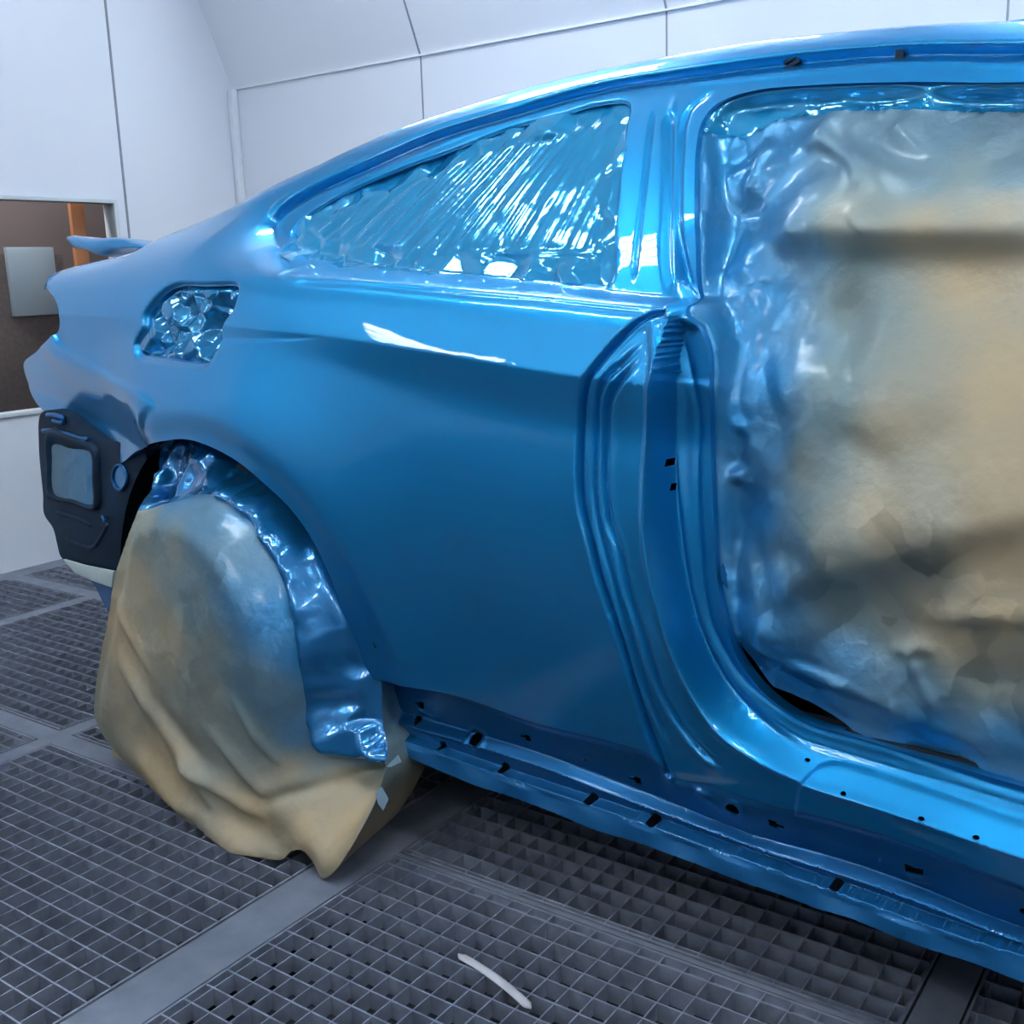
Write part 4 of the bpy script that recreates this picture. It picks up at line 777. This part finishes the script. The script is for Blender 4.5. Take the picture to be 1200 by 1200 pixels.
# keep the sheet behind the metal it is taped to
Yb = S(X, Z); lim = np.where(opn, -9, Yb+.012); Yp = np.maximum(Yp, lim)
wE = np.exp(-(edge/.013)**2)*sstep((Z-.48)/.04); Yp = Yp*(1-wE)+(Yb+.012)*wE
sp = idw(X, Z, D_DSPRAY)
cz_ = P[T].mean(1); istape = cz_[:, 1] > np.interp(cz_[:, 0], tape[:, 0], tape[:, 1], left=0)
part_of(P, T, ~istape, Yp, 'paper_sheet', M['paper'], door, sp, np.clip(.16+.35*left+.8*bot+1.0*star+.3*sstep((Z-1.12)/.1), 0, 1))
tp = part_of(P, T, istape, Yp, 'tape_strip', M['film'], door); tp['label'] = 'shiny blue tape strip along the top edge'
# glossy film tucked along the sill below the paper
gp = smooth_line([(-.74, .62), (-.70, .52), (-.62, .44), (-.4, .42), (XR, .41), (XR, .56), (-.3, .56), (-.5, .60), (-.66, .70)], .01, True)
P, T = cut_mesh([gp], [], .006); X, Z = P[:, 0], P[:, 1]
e_ = dist_line(X, Z, openL)[0]; Yg = PYs(Z)+.035+crumple(X, Z, 120, .006, .35, 4, 71, (-.8, XR, .4, .7))*.8
Yg = np.maximum(Yg, S(X, Z)+.010); wg = np.exp(-(e_/.012)**2); Yg = Yg*(1-wg)+(S(X, Z)+.012+crumple(X, Z, 300, .002, .4, 12, 72, (-.8, XR, .4, .7)))*wg
sheet('sill_film', np.stack([X, Yg, Z], 1), T, M['wheel_film'], door)['label'] = 'dark glossy film in the gap above the sill'
# ---- film over the quarter window
wf = empty('quarter_window_masking', (-1.3, .2, 1.02), 'shiny blue plastic film stretched in pleats over the rear quarter window', 'masking film')
wr = smooth_line([tuple(p) for p in (np.array(D_WIN)-np.array(D_WIN).mean(0))*np.array([1.03, 1.06])+np.array(D_WIN).mean(0)], .01, True)
P, T = cut_mesh([wr], [], .0032); X, Z = P[:, 0], P[:, 1]
dw = dist_line(X, Z, np.vstack([winL, winL[:1]]))[0]; inw = inside(X, Z, winL); dw = np.where(inw, dw, 0)
base = S(X, Z, False)+.020
# pleats fan out from above the front half of the window
fan = np.arctan2(X+.93, 1.62-Z)
body = sstep((dw-.022)/.02)
zb_ = np.interp(X, [-1.8, -1.6, -.9], [1.10, 1.072, 1.045])
pl_ = sum(a*(1-np.abs(np.sin(fan*f+p+.6*np.sin(fan*q)))**.7) for a, f, p, q in ((.0070, 52, .4, 7), (.0056, 103, 1.3, 11), (.0030, 211, .2, 23)))
gate = .35+.65*np.clip(np.sin(fan*7.5+.8)*.5+.5, 0, 1)
up = sstep((Z-zb_)/.012)
Yw = base-.5*pl_*body*up*gate
bx = (-1.85, -.85, .95, 1.33)
Yw = Yw+crumple(X, Z, 500, .002, .34, 9, 21, bx)*(1-body)*1.0+crumple(X, Z, 160, .003, .15, 4, 22, bx)*.35
Yw = Yw-.003*np.exp(-((Z-zb_)/.004)**2)*body
sheet('film_sheet', np.stack([X, Yw, Z], 1), T, M['film'], wf)
for (x0, z0, x1, z1, wd, sd) in ((-1.62, 1.075, -1.0, 1.028, .017, 1),):
    pass
# ---- film in the filler pocket
ff = empty('filler_pocket_masking', (-1.83, .03, .95), 'crumpled shiny film filling the fuel filler pocket', 'masking film')
fr_ = (fuelL-fuelL.mean(0))*1.0+fuelL.mean(0); P, T = cut_mesh([fr_], [], .0024); X, Z = P[:, 0], P[:, 1]
df = dist_line(X, Z, np.vstack([fuelL, fuelL[:1]]))[0]; bx = (-2.02, -1.65, .86, 1.03)
Yf = S(X, Z, False)+.020+crumple(X, Z, 150, .004, .85, 36, 31, bx)*sstep(df/.012)+crumple(X, Z, 400, .0015, .5, 40, 32, bx)*.5*sstep(df/.01)
Yf = np.maximum(Yf, S(X, Z, False)+.006)
sheet('film_sheet', np.stack([X, Yf, Z], 1), T, M['pocket_film'], ff)
# ---- film in the rear plate vent
fv = empty('vent_masking', (D_VIN[0][0], .07, D_VIN[0][1]), 'small crinkled film patch over the square vent in the dark rear plate', 'masking film')
r = smooth_line([tuple(p) for p in (np.array(D_VIN)-np.array(D_VIN).mean(0))*1.03+np.array(D_VIN).mean(0)], .006, True); P, T = cut_mesh([r], [], .004); X, Z = P[:, 0], P[:, 1]
Yv2 = .0665+crumple(X, Z, 60, .002, .25, 4, 41, (X.min(), X.max(), Z.min(), Z.max()))*.5
Yv2 = np.clip(Yv2, .0590, .0692)
vm = sheet('film_sheet', np.stack([X, Yv2, Z], 1), T, M['paper'], fv, .55+.35*(X-X.min())/(X.max()-X.min()))
# ---- wheel wrap
wh = empty('wheel', (WC[0], .16, 0), 'rear wheel hidden under brown masking paper', 'wheel')
V = []; F = []; prof = [(0, .30), (.0, .335), (.02, .345), (.20, .345), (.24, .33), (.24, .10)]
for i in range(48):
    a = 2*math.pi*i/48
    for y, rr in [(.05, .05)]+[(.05+p[0], max(p[1], .05)) for p in prof]: V.append((WC[0]+rr*math.cos(a), y, .346+rr*math.sin(a)))
for i in range(48):
    for j in range(6): k2 = (i+1) % 48; F.append((i*7+j, i*7+j+1, k2*7+j+1, k2*7+j))
adopt(mesh_obj('tyre', V, F, M['black']), wh)
wrap = empty('wheel_masking', (WC[0], -.08, 0), 'brown masking paper bag round the rear wheel with shiny blue film at its upper edge', 'masking paper')
wr = smooth_line([(p[0], p[2]) for p in D_WRAP], .009, True); wl = np.array([(p[0], p[2]) for p in D_WRAP]); wyv = np.array([p[1] for p in D_WRAP])
fl = smooth_line(D_WFILM, .007)
P, T = cut_mesh([wr], [fl], .0062); X, Z = P[:, 0], P[:, 1]
# depth: flat face before the tyre, rounding away at the rim; border depths from the outline
n_ = np.zeros(X.shape); d_ = np.zeros(X.shape)
wlp = np.vstack([wl, wl[:1]]); yvp = np.concatenate([wyv, wyv[:1]])
for i in range(len(wl)):
    for t in (0, .25, .5, .75):
        px = wlp[i]*(1-t)+wlp[i+1]*t; yv_ = yvp[i]*(1-t)+yvp[i+1]*t; w_ = 1/((X-px[0])**2+(Z-px[1])**2+1e-4)**1.6; n_ += w_*yv_; d_ += w_
edgeY = n_/d_; dw = dist_line(X, Z, np.vstack([wr, wr[:1]]))[0]
face = WFACE(X, Z)
mixw = np.exp(-(dw/.035)**2); Yq = face*(1-mixw)+edgeY*mixw
bx = (-2.25, -1.1, -.1, .85)
cz = P[T].mean(1)
infilm_poly = np.vstack([fl, [(-.9, .5), (-.9, 1.2), (-2.4, 1.2), (-2.4, fl[0][1])]])
inf = inside(X, Z, infilm_poly); dfl = dist_line(X, Z, fl)[0]; sf = np.where(inf, dfl, -dfl)
Yq = Yq+crumple(X, Z, 26, .014, .14, .5, 61, bx)*.55*sstep(dw/.03)+crumple(X, Z, 160, .004, .16, 1.6, 62, bx)*.45
fac = crumple(X, Z, 130, .012, .50, 5.0, 63, bx)
ring_ang = np.arctan2(Z-.33, X-WC[0]); Yq = Yq+sstep(sf/.02+.3)*(fac*1.3+crumple(X, Z, 380, .004, .4, 9, 64, bx)*.8+.004*np.sin(ring_ang*17+3*np.sin(ring_ang*5)))*sstep(dw/.02)
WF = [(-2.02, .30, -1.62, .02, .02, .014, 0), (-1.98, .10, -1.72, -.0, .03, .012, 0), (-2.05, .42, -1.85, .26, .010, .006, 2), (-1.80, .12, -1.52, .07, .014, .016, 2), (-1.72, .22, -1.50, .10, .012, .010, 2), (-1.62, .30, -1.50, .16, .008, .006, 2), (-1.56, .10, -1.34, .17, .012, -.012, 0), (-1.90, .22, -1.66, .10, .03, -.012, 0)]
Yq = Yq+foldsum(X, Z, WF)
Yq = np.maximum(Yq, -.16)
# keep clear of the tyre and behind the arch lip
rt = np.hypot(X-WC[0], Z-.346); Yq = np.where(rt < .33, np.minimum(Yq, .030), Yq)
ra = np.hypot(X-WC[0], Z-WC[1]); Yq = np.where((ra > .375) & (Z > .25) & (X > -2.1), np.maximum(Yq, .030+.5*(ra-.375)), Yq)
selF = inside(cz[:, 0], cz[:, 1], infilm_poly)
spw = idw(X, Z, D_WSPRAY)
part_of(P, T, ~selF, Yq, 'paper_sheet', M['paper'], wrap, spw, np.full(X.shape, .34))
pf = part_of(P, T, selF, Yq, 'plastic_film', M['wheel_film'], wrap); pf['label'] = 'shiny blue plastic film tucked into the wheel arch'
# side skirt of the bag, wrapping back round the tyre
V = []; F = []; nb = len(wr)
bnd = []
for p in wr:
    i = np.argmin((X-p[0])**2+(Z-p[1])**2); bnd.append((X[i], Yq[i], Z[i]))
cx_ = WC[0]; keepi = [i for i in range(nb) if bnd[i][2] < .60]
for (x, y, z) in bnd: V += [(x, y, z), (x+(cx_-x)*.04, y+.05, max(z, .006) if z < .2 else z), (x+(cx_-x)*.12, y+.20, max(z+(.3-z)*.03, .006))]
for i in keepi:
    j = (i+1) % nb
    if j in keepi: F += [(i*3, j*3, j*3+1, i*3+1), (i*3+1, j*3+1, j*3+2, i*3+2)]
sheet('paper_skirt', V, F, M['paper'], wrap, np.clip(idw(np.array([v[0] for v in V]), np.array([v[2] for v in V]), D_WSPRAY), 0, 1))
# loose corner of paper hanging behind, and tape tab
def flap(name, pts3, m, parent, spray=0.0, label=None):
    n = len(pts3); V = [Vector(p) for p in pts3]; V2 = [v+Vector((0, .0012, 0)) for v in V]
    F = [tuple(range(n)), tuple(range(n, 2*n))[::-1]]+[(i, n+i, n+(i+1) % n, (i+1) % n) for i in range(n)]
    o = mesh_obj(name, V+V2, F, m, None, None, False); at = o.data.attributes.new('spray', 'FLOAT', 'POINT'); at.data.foreach_set('value', [spray]*(2*n)); adopt(o, parent)
    if label: o['label'] = label
    return o
flap('paper_corner', D_FLAP, M['paper'], wrap)
flap('tape_tab', D_TAB, M['tab'], wrap, 0, 'pale tape tab at the lower right edge'); flap('tape_tab', D_TAB2, M['tab'], wrap)
# pale tape and blue plastic hanging under the rear plate
tp = empty('rear_plate_tape', (D_TAPE[0][0], .06, D_TAPE[0][1]), 'pale tape strip along the lower edge of the dark rear plate', 'tape')
MB().prism([tuple(p) for p in D_TAPE], .055, .062).build('tape_strip', M['tape'], tp, bevel=.001)
pb = empty('hanging_plastic', (D_PLAST[0][0], .06, D_PLAST[0][1]), 'strip of blue plastic hanging below the pale tape behind the wheel', 'plastic')
MB().prism([tuple(p) for p in D_PLAST], .070, .075).build('plastic_strip', mat('blue_plastic', (.06, .14, .30), .25, 0, .5, bump=(30, .6, .01)), pb)
# ---- stick on the grate
p0, p1 = (-1.058, -.027), (-.893, -.071); V = []; F = []; N = 18
ax = BW(p1[0]-p0[0], p1[1]-p0[1]); L = ax.length; ax.normalize(); sd = Vector((-ax.y, ax.x, 0))
for i in range(N+1):
    t = i/N; hw = .0078*math.sqrt(max(1-max(abs(2*t-1)-.93, 0)**2/.07**2, .04)); c = BW(p0[0], p0[1], .0035)+ax*(t*L)+sd*(.006*math.sin(math.pi*t))
    for k_ in range(10):
        a = 2*math.pi*k_/10; V.append(c+sd*hw*math.cos(a)+Vector((0, 0, .0022*math.sin(a))))
for i in range(N):
    for k_ in range(10): F.append((i*10+k_, i*10+(k_+1) % 10, (i+1)*10+(k_+1) % 10, (i+1)*10+k_))
F.append(tuple(range(10))[::-1]); F.append(tuple(N*10+k_ for k_ in range(10)))
tag(mesh_obj('stirring_stick', V, F, M['stick']), 'white rounded stick lying on the foreground floor grate', 'stick')
